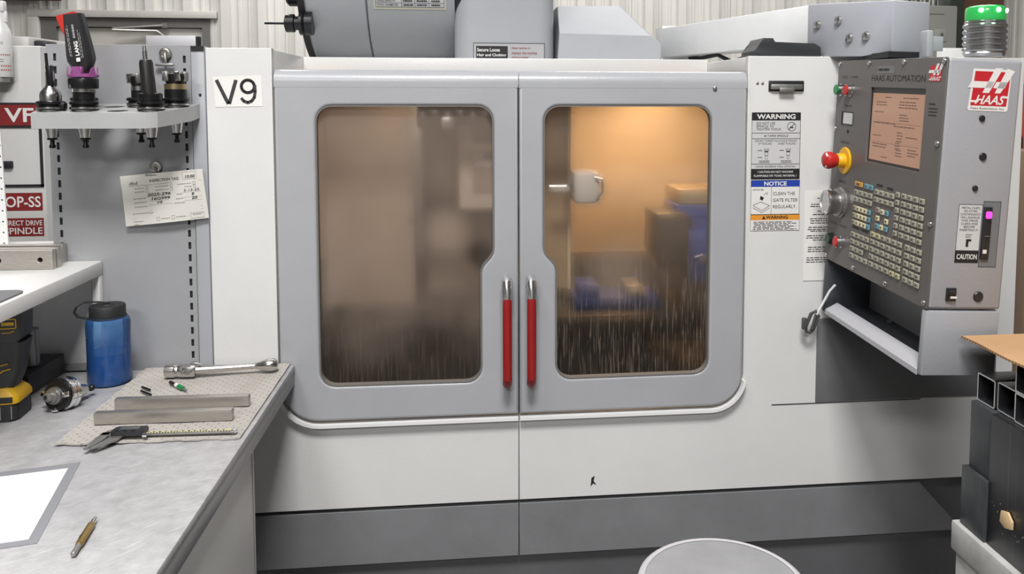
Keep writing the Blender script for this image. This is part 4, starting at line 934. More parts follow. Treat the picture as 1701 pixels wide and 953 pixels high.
r, M = tool_holder('a', 'bright steel drill chuck holder with a thin bit, at one end of the rack')
g = G(steel); g.lathe([(.019, .019), (.0195, .03), (.017, .037), (.009, .046), (.0075, .05), (.0075, .075), (.006, .077)], M, 22); ch = obj('chuck', g, r)
g = G(blackox); g.box((.002, -.008, .045), (.012, .008, .088), .002, M=M @ Matrix.Rotation(-.08, 4, 'Y')); obj('chuck_key_block', g, ch)
g = G(blackox); g.lathe([(.0028, .075), (.0028, .112)], M @ Matrix.Rotation(-.05, 4, 'Y'), 8); obj('drill_bit', g, r)
g = G(blackox); g.box((.014, -.012, .002), (.030, .004, .016), .003, M=M); obj('side_clamp', g, r)
r, M = tool_holder('b', 'black collet holder with a wide nut, carrying the purple-collared spindle wiper')
g = G(blackox); g.lathe([(.0195, .019), (.0195, .034), (.0215, .036)], M, 24); obj('shank', g, r)
g = G(steel); g.lathe([(.0215, .036), (.0215, .0425)], M, 24); obj('steel_ring', g, r)
g = G(blackox); prf = []
for zz, rr_ in ((.043, .0255), (.045, .0265), (.061, .0268), (.0635, .0255)):
    prf.append([M @ Vector(((rr_-(.0012 if i % 4 == 0 else 0))*math.cos(2*PI*i/32), (rr_-(.0012 if i % 4 == 0 else 0))*math.sin(2*PI*i/32), zz)) for i in range(32)])
g.loft(prf); obj('collet_nut', g, r)
zt = (hole('b')).z
wp = thing('spindle_wiper', 'black tapered wiper handle with a purple collar and red grip, standing on a collet nut', 'cleaning tool', tuple(hole('b')+Vector((0, 0, .064))))
pm_ = mat('purple_plastic', (.26, .07, .22), .4); c = hole('b'); WMx = Matrix.Translation(c+Vector((0, 0, .0645)))
g = G(pm_); g.lathe([(.022, 0), (.0275, .001), (.0275, .006), (.020, .008)], WMx, 24)
for a in range(6):
    aa = PI/6+a*PI/3; g.prism([(-.008, 0), (.008, 0), (.004, .018), (-.002, .014)], WMx @ Matrix.Rotation(aa, 4, 'Z') @ MX((.0258, 0, .003), (0, 1, 0), (0, 0, 1)), -.0012, .0012)
g.box((-.012, -.0245, .004), (.008, -.012, .021), .002, M=WMx); obj('collar', g, wp)
BT = WMx @ Matrix.Rotation(-.13, 4, 'Y') @ Matrix.Translation((.003, 0, 0))
rings = []
for z, hw, hd in ((.006, .010, .009), (.018, .017, .013), (.034, .0235, .015), (.045, .0235, .0155), (.118, .0175, .013), (.124, .0165, .012)):
    rings.append([BT @ Vector((x*hw, y*hd, z)) for x, y in ((-1, -.55), (-.72, -1), (.72, -1), (1, -.55), (1, .55), (.72, 1), (-.72, 1), (-1, .55))])
g = G(mat('wiper_black', (.022, .021, .023), .35)); g.loft(rings); wb_ = obj('handle', g, wp)
g = flat(G(decal_white)); tm = BT @ Matrix.Translation((0, -.0163, .03)) @ Matrix.Rotation(math.radians(-1.6), 4, 'X') @ MX((0, 0, 0), (0, 0, 1), (-1, 0, 0)); 
g.text('LANG', tm, .026, -.001, .0075, .028, .04, z=.0004); g.box((.0005, -.0045, 0), (.0085, .0025, .0004), .001, M=tm)
g.m(mat('print_grey', (.30, .30, .30), .6)); g.bars(.046, .078, .0, 1, .005, .004, tm, .0006, 21)
for y in (-.0075, -.0105): g.bars(.004, .07, y, 1, .003, .0012, tm, .0006, int(abs(y)*9999))
for y in (.010, .0125): g.bars(.01, .075, y, 1, .003, .0012, tm, .0006, int(abs(y)*9999))
obj('handle_print', g, wb_)
g = G(mat('red_grip', (.52, .03, .02), .4)); RG = Matrix.Translation(c+Vector((-.022, .020, .146))) @ Matrix.Rotation(-.28, 4, 'Y')
g.loft([[RG @ Vector((x*w_, y*.008, z)) for x, y in ((-1, -1), (1, -1), (1, 1), (-1, 1))] for z, w_ in ((-.06, .004), (-.02, .010), (.018, .0165), (.042, .0185), (.046, .017))])
for k in range(4): g.box((.006, -.0088, .022+.005*k), (.0165, .0088, .0245+.005*k), M=RG)
obj('red_grip', g, wp, label='red ribbed grip')
r, M = tool_holder('d', 'black tool holder with a tall smooth shank and twin-prong tip')
g = G(blackox); g.lathe([(.021, .019), (.022, .021), (.022, .033), (.0185, .035)], M, 24); obj('shank', g, r)
ET = M @ Matrix.Rotation(-.07, 4, 'Y')
g = G(mat('bar_black', (.035, .033, .032), .4, metal=.5)); g.lathe([(.0135, .03), (.0128, .094), (.011, .100), (.007, .102)], ET, 14); obj('bar', g, r)
g = G(steel); g.lathe([(.005, .10), (.0045, .118)], ET, 12)
for s in (-1, 1): g.tube([ET @ Vector((s*.0025, 0, .118)), ET @ Vector((s*.0022, 0, .128))], .0011, 6)
obj('prong_tip', g, r)
def mill_head(M, r, z, R0, n):
    g = G(blackox); g.lathe([(R0*.8, z), (R0, z+.012), (R0, z+.020), (R0*.6, z+.022)], M, 22); hd = obj('cutter_head', g, r)
    for k in range(n):
        a = 2*PI*k/n+.4; g = G(steel if k % 2 else dullsteel); g.box((R0*.62, -.005, z+.006), (R0*1.12, .005, z+.026), .0025, M=M @ Matrix.Rotation(a, 4, 'Z') @ Matrix.Rotation(.15, 4, 'X')); obj('insert', g, hd)
    g = G(chrome); g.lathe([(.006, z+.022), (.006, z+.027)], M, 12); obj('arbor_screw', g, hd)
r, M = tool_holder('g', 'black holder with a small face mill behind the tall smooth shank')
g = G(blackox); g.lathe([(.0165, .019), (.0165, .035)], M, 22); g.m(steel).lathe([(.017, .033), (.017, .042)], M, 22); obj('shank', g, r); mill_head(M, r, .042, .019, 5)
r, M = tool_holder('h', 'black holder with a bright inserted face mill at the machine end of the rack')
g = G(blackox); g.lathe([(.0215, .019), (.0215, .036)], M, 24); g.m(mat('brass_ring', (.45, .36, .20), .35, metal=.9)).lathe([(.0215, .036), (.0215, .047)], M, 24); obj('shank', g, r); mill_head(M, r, .047, .0215, 6)
r, M = tool_holder('e', 'short black holder behind the collet holder with the wide nut')
g = G(blackox); g.lathe([(.017, .019), (.017, .028), (.010, .03)], M, 20); obj('shank', g, r)

# magnetic clips and the inspection tag
def clip(x, z, lab, jawdrop):
    r = thing('magnetic_clip', lab, 'clip', (x, -.001, z))
    F = MX((x, -.001, z), (1, 0, 0), (0, 0, 1))
    g = G(mat('magnet_nickel', (.52, .50, .46), .25, metal=.9)); g.lathe([(.0125, 0), (.0125, .006), (.011, .008), (.008, .0085), (.0075, .007), (.001, .007)], F, 24); obj('magnet', g, r)
    g = G(dullsteel); g.tube([F @ Vector((0, 0, .008)), F @ Vector((.002, -.006, .012)), F @ Vector((.003, -jawdrop+.004, .012))], .0025, 8); g.box((-.0185, -jawdrop-.003, .006), (.0185, -jawdrop+.003, .014), .002, M=F); obj('jaw', g, r)
clip(-.6395, 1.644, 'empty magnetic bulldog clip above the tool rack', .024)
clip(-.6665, 1.4045, 'round magnetic clip holding the inspection tag', .017)
TQ = [Vector(p) for p in ((-.734, -.018, 1.386), (-.567, -.0165, 1.401), (-.558, -.012, 1.295), (-.727, -.014, 1.279))]   # tl tr br bl
g = G(mat('tag_paper', (.72, .70, .645), .75)); nx, ny = 14, 8; vv = []
def tagpt(a, b, off=0):      # a across, b down
    p = (TQ[0]*(1-a)+TQ[1]*a)*(1-b)+(TQ[3]*(1-a)+TQ[2]*a)*b
    return p+Vector((0, .003*math.sin(a*5+b*2)-.002*b-off, 0))
vs = [[g.bm.verts.new(tagpt(i/nx, j/ny)) for i in range(nx+1)] for j in range(ny+1)]
for j in range(ny):
    for i in range(nx): g.bm.faces.new((vs[j+1][i], vs[j+1][i+1], vs[j][i+1], vs[j][i]))
g._done(0); tg = tag(obj('inspection_tag', flat(g)), 'cream inspection tag with handwriting clipped to the slotted panel', 'tag')
def ontag(g):
    for v in g.bm.verts: v.co = tagpt(v.co.x, v.co.y, .0006)
    return g
Tm = Matrix(((1, 0, 0, 0), (0, -1, 0, 0), (0, 0, 1, 0), (0, 0, 0, 1)))      # text frame: x across, y down
def tt(g, s, a, b, h, w_, bold=0, al='C', shear=0): g.text(s, Tm, a, -b, h, w_, bold, shear, al)
g = flat(G(mat('tag_ink', (.10, .095, .09), .7)))
tt(g, 'INSPECTION TAG', .52, .145, .055, .36, .02); g.m(mat('tag_ink_light', (.30, .29, .27), .7))
def hl(x0, x1, y, t=.006): g.rect(x0, y, x1, y+t)
hl(.08, .98, .215); 
for x0, x1, y in ((.30, .55, .455), (.72, .95, .435), (.30, .55, .545), (.72, .95, .53), (.30, .6, .62), (.74, .95, .60), (.30, .95, .73), (.30, .95, .80), (.08, .95, .865)): hl(x0, x1, y, .004)
def bx(x0, y0, x1, y1, t=.006): g.rect(x0, y0, x1, y0+t); g.rect(x0, y1-t, x1, y1); g.rect(x0, y0, x0+t*.55, y1); g.rect(x1-t*.55, y0, x1, y1)
bx(.75, .03, .92, .18); bx(.79, .86, .95, .97); bx(.385, .875, .425, .945); bx(.565, .87, .605, .94)
for x, y in ((.285, .24), (.285, .31), (.585, .245), (.865, .235), (.865, .295), (.585, .315)): bx(x, y, x+.033, y+.055)
R = random.Random(2)
for x0, x1, y in ((.15, .27, .27), (.15, .27, .34), (.40, .57, .265), (.40, .57, .335), (.68, .85, .255), (.76, .85, .315), (.13, .28, .47), (.66, .72, .45), (.13, .28, .55), (.64, .73, .54), (.13, .29, .635), (.62, .75, .625), (.10, .35, .765), (.10, .22, .92), (.44, .55, .905), (.62, .74, .90), (.82, .92, .885), (.10, .16, .98)):
    x = x0
    while x < x1: l = .012+.02*R.random(); g.rect(x, y, min(x+l, x1), y+.014); x += l+.006
g.m(ink)
tt(g, '10:00', .84, .125, .062, .12, .02, shear=.15); tt(g, '2025-296', .44, .42, .058, .29, .02, shear=.15); tt(g, '16G999', .46, .505, .058, .23, .02, shear=.15)
tt(g, 'V9', .44, .585, .052, .07, .02, shear=.15); tt(g, '5-13-25', .84, .395, .05, .19, .0, shear=.15); tt(g, 'E', .855, .475, .05, .035, .02, shear=.15); tt(g, '20', .865, .555, .055, .07, .02, shear=.15); tt(g, 'dbd', .145, .165, .065, .10, 0, shear=.1)
ontag(g); o = obj('tag_print', g); o.parent = tg

# white shelf unit over the bench
t = thing('bench_shelf', 'white steel shelf standing on the back of the workbench', 'shelf', (-1.2, -.3, .971))
shw = mat('shelf_white', (.74, .735, .72), .38, var=.03)
g = G(shw); g.box((-1.7, -.475, 1.175), (-.7815, -.001, 1.205), .003); sf = obj('shelf_board', g, t)
g = G(shw); g.box((-.798, -.018, .9705), (-.7825, -.001, 1.1745), .001); obj('leg', g, t)
g = G(shw); g.box((-1.69, -.018, .9705), (-1.675, -.001, 1.1745), .001); obj('leg', g, t)
g = G(shw); g.box((-1.69, -.47, .9705), (-1.675, -.455, 1.1745), .001); obj('leg', g, t)
g = G(mat('shelf_back', (.74, .74, .73), .5, var=.08)); g.box((-1.67, -.006, .985), (-.8035, -.002, 1.174)); obj('back_panel', g, t)
g = G(mat('shelf_foot', (.42, .42, .40), .5, var=.15)); g.box((-1.67, -.009, .9705), (-.8035, -.002, .984)); obj('back_rail', g, t)
g = G(shw); g.box((-1.7, .0, 1.165), (-.885, .30, 1.200), .003); g.box((-1.0, .26, .9), (-.97, .29, 1.165)); obj('shelf_extension', g, t)
# ground steel blocks on the shelf
def block(x0, x1, y0, y1, z0, z1, lab, holes):
    g = G(groundsteel); g.plate([[(x0, z0), (x1, z0), (x1, z1), (x0, z1)]]+[circ(h, (z0+z1)/2, .0048, 16) for h in holes], FR(y0), y1-y0, .0012, 1)
    r = obj('steel_block', g); tag(r, lab, 'steel block', 'steel blocks on the white shelf')
    if holes:
        g = G(ink)
        for h in holes: g.lathe([(.0046, 0), (.0046, .001)], MX((h, y1-.001, (z0+z1)/2), (1, 0, 0), (0, 0, 1)), 12)
        o = obj('hole_bottom', g); o.parent = r
block(-1.06, -.840, -.089, -.072, 1.2055, 1.2445, 'ground steel block with bolt holes at the front of the white shelf', (-.864, -.942, -1.02))
block(-1.06, -.8385, -.0705, -.052, 1.2055, 1.2455, 'middle ground steel block behind the one with bolt holes', ())
block(-1.05, -.8505, -.025, -.004, 1.2055, 1.2445, 'rear ground steel block nearest the slotted panel', ())
g = G(mat('mat_grey', (.16, .16, .17), .6)); g.plate([rr(-1.5, -.47, -.790, -.286, .02)], Matrix.Translation((0, 0, 1.2085)), .003, .0005, 1)
tag(obj('grey_mat', g), 'dark grey flat mat on the near part of the white shelf', 'mat')

# water bottle
t = thing('water_bottle', 'translucent blue water bottle half full, with a black looped cap', 'bottle', (-.738, -.09, .9705))
M = Matrix.Translation((-.738, -.09, 0))
def tinted(name, tint, body, mixf):
    M_ = bpy.data.materials.new(name); M_.use_nodes = True; nt = M_.node_tree; n = nt.nodes; n.clear(); L = nt.links
    out = n.new('ShaderNodeOutputMaterial'); tr = n.new('ShaderNodeBsdfTransparent'); tr.inputs[0].default_value = (*tint, 1)
    df = n.new('ShaderNodeBsdfDiffuse'); df.inputs[0].default_value = (*body, 1); tl = n.new('ShaderNodeBsdfTranslucent'); tl.inputs[0].default_value = (*body, 1)
    m0 = n.new('ShaderNodeMixShader'); m0.inputs[0].default_value = .5; L.new(df.outputs[0], m0.inputs[1]); L.new(tl.outputs[0], m0.inputs[2])
    m1 = n.new('ShaderNodeMixShader'); m1.inputs[0].default_value = mixf; L.new(tr.outputs[0], m1.inputs[1]); L.new(m0.outputs[0], m1.inputs[2])
    gl = n.new('ShaderNodeBsdfGlossy'); gl.inputs['Roughness'].default_value = .08; fr = n.new('ShaderNodeFresnel'); fr.inputs[0].default_value = 1.45
    m2 = n.new('ShaderNodeMixShader'); L.new(fr.outputs[0], m2.inputs[0]); L.new(m1.outputs[0], m2.inputs[1]); L.new(gl.outputs[0], m2.inputs[2]); L.new(m2.outputs[0], out.inputs[0])
    return M_
bm_ = tinted('bottle_blue', (.66, .86, .98), (.10, .36, .95), .32); wat = tinted('bottle_water', (.34, .52, .98), (.03, .14, .95), .45)
g = G(bm_); pr = [(.036, .9707), (.0405, .973), (.0415, .979), (.0405, 1.02), (.0405, 1.06), (.0415, 1.094), (.040, 1.102), (.034, 1.1075), (.0325, 1.109)]
g.lathe(pr, M, 40, False); g.lathe([(r_, z) for r_, z in pr][:1]+[(.030, .9722)], M, 40, False); g.lathe([(.036, .9707), (.001, .972)], M, 40, False); obj('body', g, t)
g = G(wat); g.lathe([(.033, .975), (.0375, .978), (.038, 1.035), (.001, 1.0352)], M, 40); obj('water', g, t)
g = G(rubber); prf = []
for z, r_ in ((1.1085, .032), (1.110, .0335), (1.128, .0335), (1.1305, .032), (1.131, .012), (1.1325, .011), (1.1325, .001)):
    prf.append([M @ Vector(((r_-(.0006 if i % 2 and r_ > .03 else 0))*math.cos(2*PI*i/56), (r_-(.0006 if i % 2 and r_ > .03 else 0))*math.sin(2*PI*i/56), z)) for i in range(56)])
g.loft(prf); cp_ = obj('cap', g, t)
g = G(rubber); lp_ = [(-.735, -.09, 1.134), (-.755, -.095, 1.138), (-.778, -.10, 1.1385), (-.792, -.102, 1.130), (-.796, -.104, 1.120), (-.789, -.104, 1.110), (-.776, -.10, 1.1055), (-.768, -.096, 1.1055)]
rings = []
for i, q in enumerate(lp_):
    a = Vector(lp_[max(i-1, 0)]); b = Vector(lp_[min(i+1, 7)]); tn = (b-a).normalized(); n1 = Vector((0, 1, 0)); n2 = tn.cross(n1); q = Vector(q)
    rings.append([q+n1*sx*.0035+n2*sy*.0011 for sx, sy in ((-1, -1), (1, -1), (1, 1), (-1, 1))])
g.loft(rings); g.lathe([(.0345, 1.104), (.0355, 1.105), (.0355, 1.1078), (.0345, 1.1085)], M, 40); obj('cap_loop', g, cp_)
g = flat(G(ink)); a0 = -2.62
for k in range(4):
    aa, ab = a0+.06*k, a0+.06*(k+1); g.quad([M @ Vector((.0413*math.cos(a_), .0413*math.sin(a_), z)) for a_, z in ((aa, 1.057), (ab, 1.057), (ab, 1.066), (aa, 1.066))])
g.m(decal_white)
for k in range(3):
    aa, ab = a0+.03+.06*k, a0+.07+.06*k; g.quad([M @ Vector((.0415*math.cos(a_), .0415*math.sin(a_), z)) for a_, z in ((aa, 1.0600), (ab, 1.0585), (ab, 1.0635), (aa, 1.0645))])
obj('label', g, t)

# absorbent pad with tools on it
g = G(pad_m); nx, ny = 40, 56; x0, x1, y0, y1 = -.694, -.3945, -.417, -.018
R = random.Random(9)
def padz(x, y):
    e = max(0, (-.400-y)/.017)*max(0, (-.50-x)/.2); return .9722+.0009*math.sin(x*47+1.3*math.sin(y*31))*math.sin(y*39)+.004*e*(.6+.4*math.sin(x*60))
vt = [[None]*(nx+1) for _ in range(ny+1)]; vb = [[None]*(nx+1) for _ in range(ny+1)]
for j in range(ny+1):
    for i in range(nx+1):
        x = x0+(x1-x0)*i/nx+(.002*math.sin(j*.7)+.0015*math.sin(j*1.9) if i == 0 else 0); y = y0+(y1-y0)*j/ny+(.002*math.sin(i*.8)-.0015*math.sin(i*2.3) if j == 0 else 0)
        vt[j][i] = g.bm.verts.new((x, y, padz(x, y)+.0018)); vb[j][i] = g.bm.verts.new((x, y, max(padz(x, y)-.001, .9703)))
for j in range(ny):
    for i in range(nx):
        g.bm.faces.new((vt[j][i], vt[j][i+1], vt[j+1][i+1], vt[j+1][i])); g.bm.faces.new((vb[j+1][i], vb[j+1][i+1], vb[j][i+1], vb[j][i]))
for i in range(nx): g.bm.faces.new((vb[0][i], vb[0][i+1], vt[0][i+1], vt[0][i])); g.bm.faces.new((vt[ny][i], vt[ny][i+1], vb[ny][i+1], vb[ny][i]))
for j in range(ny): g.bm.faces.new((vt[j][0], vt[j+1][0], vb[j+1][0], vb[j][0])); g.bm.faces.new((vb[j][nx], vb[j+1][nx], vt[j+1][nx], vt[j][nx]))
g._done(0); tag(obj('absorbent_pad', g), 'tan dimpled absorbent pad spread on the corner of the workbench', 'pad')
ZP = .9755
for (x0, x1, y0, y1, rz, lab) in ((-.657, -.4165, -.272, -.258, .02, 'ground steel parallel bar on the pad, the one farther from the caliper'), (-.664, -.4275, -.341, -.327, .024, 'ground steel parallel bar on the pad, the one nearer the caliper')):
    g = G(groundsteel); g.box((x0, y0, ZP), (x1, y1, ZP+.0205), .0008)
    o = obj('parallel_bar', g); tag(o, lab, 'steel bar', 'parallel bars on the absorbent pad')
    cx, cy = (x0+x1)/2, (y0+y1)/2
    o.data.transform(Matrix.Translation((cx, cy, 0)) @ Matrix.Rotation(-rz, 4, 'Z') @ Matrix.Translation((-cx, -cy, 0)))
# vice handle
t = thing('vise_handle', 'polished steel vise handle with hinged socket and ball end on the pad', 'handle', (-.52, -.09, ZP))
HZ = ZP+.0145
g = G(steel); X = MX((-.628, -.094, HZ), (0, 1, 0), (0, 0, 1)); g.lathe([(.0115, 0), (.0138, .001), (.0142, .004), (.0142, .019), (.0125, .021), (.012, .026), (.0135, .028), (.0138, .036)], X, 24)
g.m(ink).lathe([(.009, -.0003), (.0005, -.0002)], X, 6); obj('socket', g, t)
g = G(steel); g.box((-.598, -.106, HZ-.012), (-.566, -.082, HZ+.011), .006); g.m(dullsteel).lathe([(.0055, 0), (.0055, .0015), (.003, .002)], MX((-.580, -.106, HZ), (1, 0, 0), (0, 0, 1)), 14); g.m(steel).prism([(-.588, HZ+.008), (-.575, HZ+.017), (-.566, HZ+.017), (-.556, HZ+.012), (-.566, HZ+.006)], FR(-.100), -.012, -.002, .001); obj('hinge', g, t)
g = G(chrome); H0, H1 = Vector((-.572, -.094, HZ)), Vector((-.408, -.075, HZ+.0008)); hd = (H1-H0).normalized()
X = MX(H0, hd.orthogonal().normalized(), (hd.cross(hd.orthogonal().normalized()))); X = Matrix((hd.orthogonal().normalized(), hd.cross(hd.orthogonal().normalized()), hd)).transposed().to_4x4(); X.translation = H0
g = G(mat('polished_steel', (.62, .60, .58), .2, metal=1)); g.lathe([(.0085, 0), (.0085, .02), (.0065, .09), (.0058, .118), (.0075, .126), (.0115, .138), (.0138, .148), (.0132, .157), (.0095, .164), (.003, .1665)], X, 22); obj('tapered_grip', g, t)
# small tools
g = G(blackox); g.tube([(-.652, -.153, ZP+.003), (-.630, -.172, ZP+.003)], .0022, 8); tag(obj('hex_key', g), 'short black hex bit on the pad, the upper of the two', 'bit', 'black hex bits on the pad')
g = G(blackox); g.tube([(-.645, -.176, ZP+.003), (-.618, -.2, ZP+.003)], .0022, 8); tag(obj('hex_key', g), 'short black hex bit on the pad, the lower of the two beside the steel bars', 'bit', 'black hex bits on the pad')
t = thing('drill_tool', 'little green and white drill lying on the pad between bars and handle', 'drill bit', (-.58, -.16, ZP))
D0, D1 = Vector((-.606, -.132, ZP+.004)), Vector((-.556, -.186, ZP+.004)); dd = D1-D0
def axM(a, b):
    d = (b-a).normalized(); u = d.orthogonal().normalized(); M = Matrix((u, d.cross(u), d)).transposed().to_4x4(); M.translation = a; return M
X = axM(D0, D1); l = dd.length
g = G(mat('bit_dark', (.05, .03, .025), .4, metal=.6)); g.lathe([(.003, 0), (.0036, .002), (.0036, l*.35)], X, 10); obj('shank', g, t)
g = G(decal_white); g.lathe([(.0042, l*.35), (.0042, l*.52)], X, 12); obj('white_ring', g, t)
g = G(green_p); g.lathe([(.0046, l*.52), (.0046, l*.78)], X, 12); obj('green_ring', g, t)
g = G(dullsteel); g.lathe([(.0025, l*.78), (.002, l*.97), (.0005, l)], X, 8); obj('tip', g, t)
# digital caliper
t = thing('digital_caliper', 'digital caliper with a black readout and pale marked beam lying on the pad', 'caliper', (-.52, -.40, ZP))
CM = Matrix.Translation((-.615, -.397, ZP)) @ Matrix.Rotation(-.03, 4, 'Z')
g = G(dullsteel); g.box((-.012, -.006, .003), (.210, .006, .0065), .0008, M=CM); bm1 = obj('beam', g, t)
g = flat(G(mat('beam_scale', (.56, .53, .32), .5))); Fm = CM @ Matrix.Translation((0, 0, .0069)); g.rect(.058, -.0045, .205, .0045, Fm); g.m(ink)
for k in range(30): g.rect(.060+.0048*k, -.0045, .0618+.0048*k, (.002 if k % 5 == 0 else -.0008), Fm, .0002)
for k in range(14): g.rect(.062+.0096*k, .0008, .067+.0096*k, .003, Fm, .0002)
obj('beam_marks', g, bm1)
g = G(dullsteel); g.prism([(-.012, .006), (.002, .006), (.003, -.020), (-.002, -.048), (-.010, -.060), (-.014, -.058), (-.013, -.02)], CM, .003, .0065, .0006); obj('fixed_jaw', g, t)
g = G(dullsteel); g.prism([(.010, .006), (.030, .006), (.026, -.022), (.010, -.046), (.000, -.058), (-.004, -.056), (.006, -.030)], CM, .003, .0065, .0006); obj('sliding_jaw', g, t)
g = G(dullsteel); g.prism([(.006, .008), (.016, .008), (.010, .022), (.006, .022)], CM, .003, .006); g.prism([(-.010, .008), (.002, .008), (.003, .022), (-.001, .022)], CM, .003, .006); obj('inside_jaws', g, t)
g = G(black); g.prism(rr(.008, -.013, .062, .013, .004), CM, .006, .0135, .0015); ho = obj('readout_housing', g, t)
g = G(mat('lcd_dark', (.09, .10, .095), .2)); g.box((.018, -.002, .0136), (.050, .009, .0139), M=CM); obj('readout_screen', g, ho)
g = G(rubber)
for x in (.016, .030, .044): g.lathe([(.0028, .0135), (.0028, .0150)], CM @ Matrix.Translation((x, -.0075, 0)), 10)
obj('readout_buttons', g, ho)
g = G(chrome); g.lathe([(.004, 0), (.004, .007)], CM @ MX((.062, -.014, .008), (0, 1, 0), (0, 0, 1)), 12); g.box((.203, -.005, .002), (.212, .005, .008), .001, M=CM); obj('thumb_roller', g, t)

# taper holder lying on the bench
t = thing('shell_mill_arbor', 'shiny steel arbor holder lying on its side on the bench beside the blue bottle', 'tool holder', (-.765, -.23, .971))
A0 = Vector((-.7765, -.268, 1.0035)); A1 = Vector((-.7460, -.193, .9905)); X = axM(A0, A1)
g = G(dullsteel); g.lathe([(.005, 0), (.0078, .001), (.0085, .003), (.0085, .010), (.0135, .0105), (.0135, .016), (.016, .0165), (.0165, .030)], X, 24); g.m(ink).lathe([(.0042, -.0004), (.0005, -.0003)], X, 6); obj('arbor_nose', g, t)
g = G(blackox); g.lathe([(.019, .022), (.0285, .023), (.0285, .030), (.021, .031)], X, 28); obj('drive_face', g, t)
g = G(chrome); g.lathe([(.021, .030), (.0300, .031), (.0308, .034), (.0308, .040), (.0275, .0415), (.0275, .0445), (.0308, .046), (.0308, .051), (.02, .053)], X, 32); obj('flange', g, t)
g = G(steel); g.lathe([(.0165, .053), (.0095, .088)], X, 24); obj('taper', g, t)
g = G(blackox); g.lathe([(.0062, .088), (.0062, .092), (.004, .093), (.004, .099), (.006, .101), (.006, .106)], X, 14); obj('pull_stud', g, t)
g = G(chrome)
for a in (.6, 2.2, 4.0): g.box((.021, -.005, .016), (.0295, .005, .024), .001, M=X @ Matrix.Rotation(a, 4, 'Z'))
obj('drive_keys', g, t)

# cordless drill, black block and steel cylinder under the shelf
t = thing('cordless_drill', 'black and yellow cordless drill standing on its battery under the shelf', 'drill', (-.875, -.26, .971))
dbk = mat('drill_black', (.016, .016, .017), .5); dyl = mat('drill_yellow', (.62, .36, .005), .45)
DM = Matrix.Translation((-.862, -.262, 0)) @ Matrix.Rotation(.10, 4, 'Z')
g = G(dbk); g.prism(rr(-.085, -.036, .045, .036, .012), DM, .971, 1.003, .004); bat = obj('battery', g, t)
g = flat(G(decal_white)); bf = DM @ FR(-.0364); g.text('4', bf, -.0115, .986, .012, None, .03, z=.0004); g.bars(-.018, -.005, .9765, 1, .004, .0028, bf, .0004, 5)
for k in (.018, .036): g.m(dullsteel).rect(k, .975, k+.0015, .999, bf, .0003)
obj('battery_print', g, bat)
g = G(dyl); g.loft([[DM @ Vector((x, y, z)) for x, y in rr(-.088+i, -.038+i*.6, .047-i, .038-i*.6, .012)] for z, i in ((1.003, 0), (1.010, 0), (1.018, .004), (1.030, .016))]); yb = obj('battery_cover', g, t, label='yellow foot above the battery')
g = G(ink); g.box((.010, -.0398, 1.006), (.040, -.038, 1.0165), .0005, M=DM); obj('foot_badge', g, yb)
g = G(dbk); g.loft([[DM @ Vector((x+sx, y, z)) for x, y in rr(-hx, -hy, hx, hy, .012)] for z, hx, hy, sx in ((1.026, .046, .026, -.012), (1.05, .046, .024, -.002), (1.085, .050, .023, .002), (1.112, .056, .027, .0))]); hn = obj('grip', g, t)
g = G(dyl); yy = -.0255
g.tube([DM @ Vector(p) for p in ((-.012, yy-.001, 1.100), (.002, yy-.001, 1.080), (.010, yy, 1.070), (.020, yy, 1.071), (.030, yy, 1.074))], .0011, 6)
g.tube([DM @ Vector(p) for p in ((.034, -.0252, 1.064), (.022, -.0255, 1.061), (.012, -.0257, 1.054), (.009, -.026, 1.044), (.009, -.0265, 1.036))], .0011, 6); obj('grip_lines', g, hn)
g = G(dbk); g.prism([(-.085, 1.108), (.044, 1.108), (.054, 1.118), (.056, 1.165), (.048, 1.170), (-.085, 1.170)], DM @ FR(0), -.029, .029, .006); mh = obj('motor_housing', g, t)
g = G(dyl); g.prism(rr(-.062, 1.118, .008, 1.165, .006), DM @ FR(-.028), 0, .0035, .001)
for k in range(4): g.box((-.008, -.0335, 1.124+.010*k), (.014, -.029, 1.129+.010*k), .001, M=DM)
obj('yellow_shell', g, mh)
g = flat(G(dyl)); mf = DM @ FR(-.0296); q = rr(.020, 1.138, .048, 1.156, .003, 3); q2 = rr(.0215, 1.1395, .0465, 1.1545, .002, 3); g.plate([q, q2], mf @ Matrix.Translation((0, 0, .0004)), .0006)
g.bars(.024, .045, 1.147, 1, .004, .006, mf, .0003, 4); g.tube([mf @ Vector(p) for p in ((.022, 1.160, 0), (.032, 1.1635, 0), (.042, 1.1625, 0))], .0009, 6); g.tube([mf @ Vector(p) for p in ((.024, 1.131, 0), (.036, 1.131, 0), (.044, 1.134, 0))], .0009, 6); obj('badge', g, mh)
g = G(mat('block_black', (.028, .028, .031), .5)); g.box((-.955, -.165, .9705), (-.857, -.02, 1.0125), .002); tag(obj('black_block', g), 'matte black rectangular block under the white shelf', 'block')
t = thing('steel_cylinder', 'grey steel cylinder with a set-screw hole standing on the black block', 'cylinder', (-.884, -.098, 1.013))
g = G(mat('cyl_steel', (.30, .295, .285), .38, metal=.8, var=.15, scale=20)); g.lathe([(.0145, 1.013), (.0155, 1.014), (.0155, 1.087), (.0145, 1.088), (.004, 1.088)], Matrix.Translation((-.884, -.098, 0)), 28); cy = obj('cylinder_body', g, t)
g = G(ink); g.lathe([(.0032, 0), (.0032, .0008)], MX((-.884-.006, -.098-.0146, 1.024), (1, 0, 0), (0, 0, 1)), 12); obj('set_screw', g, cy)

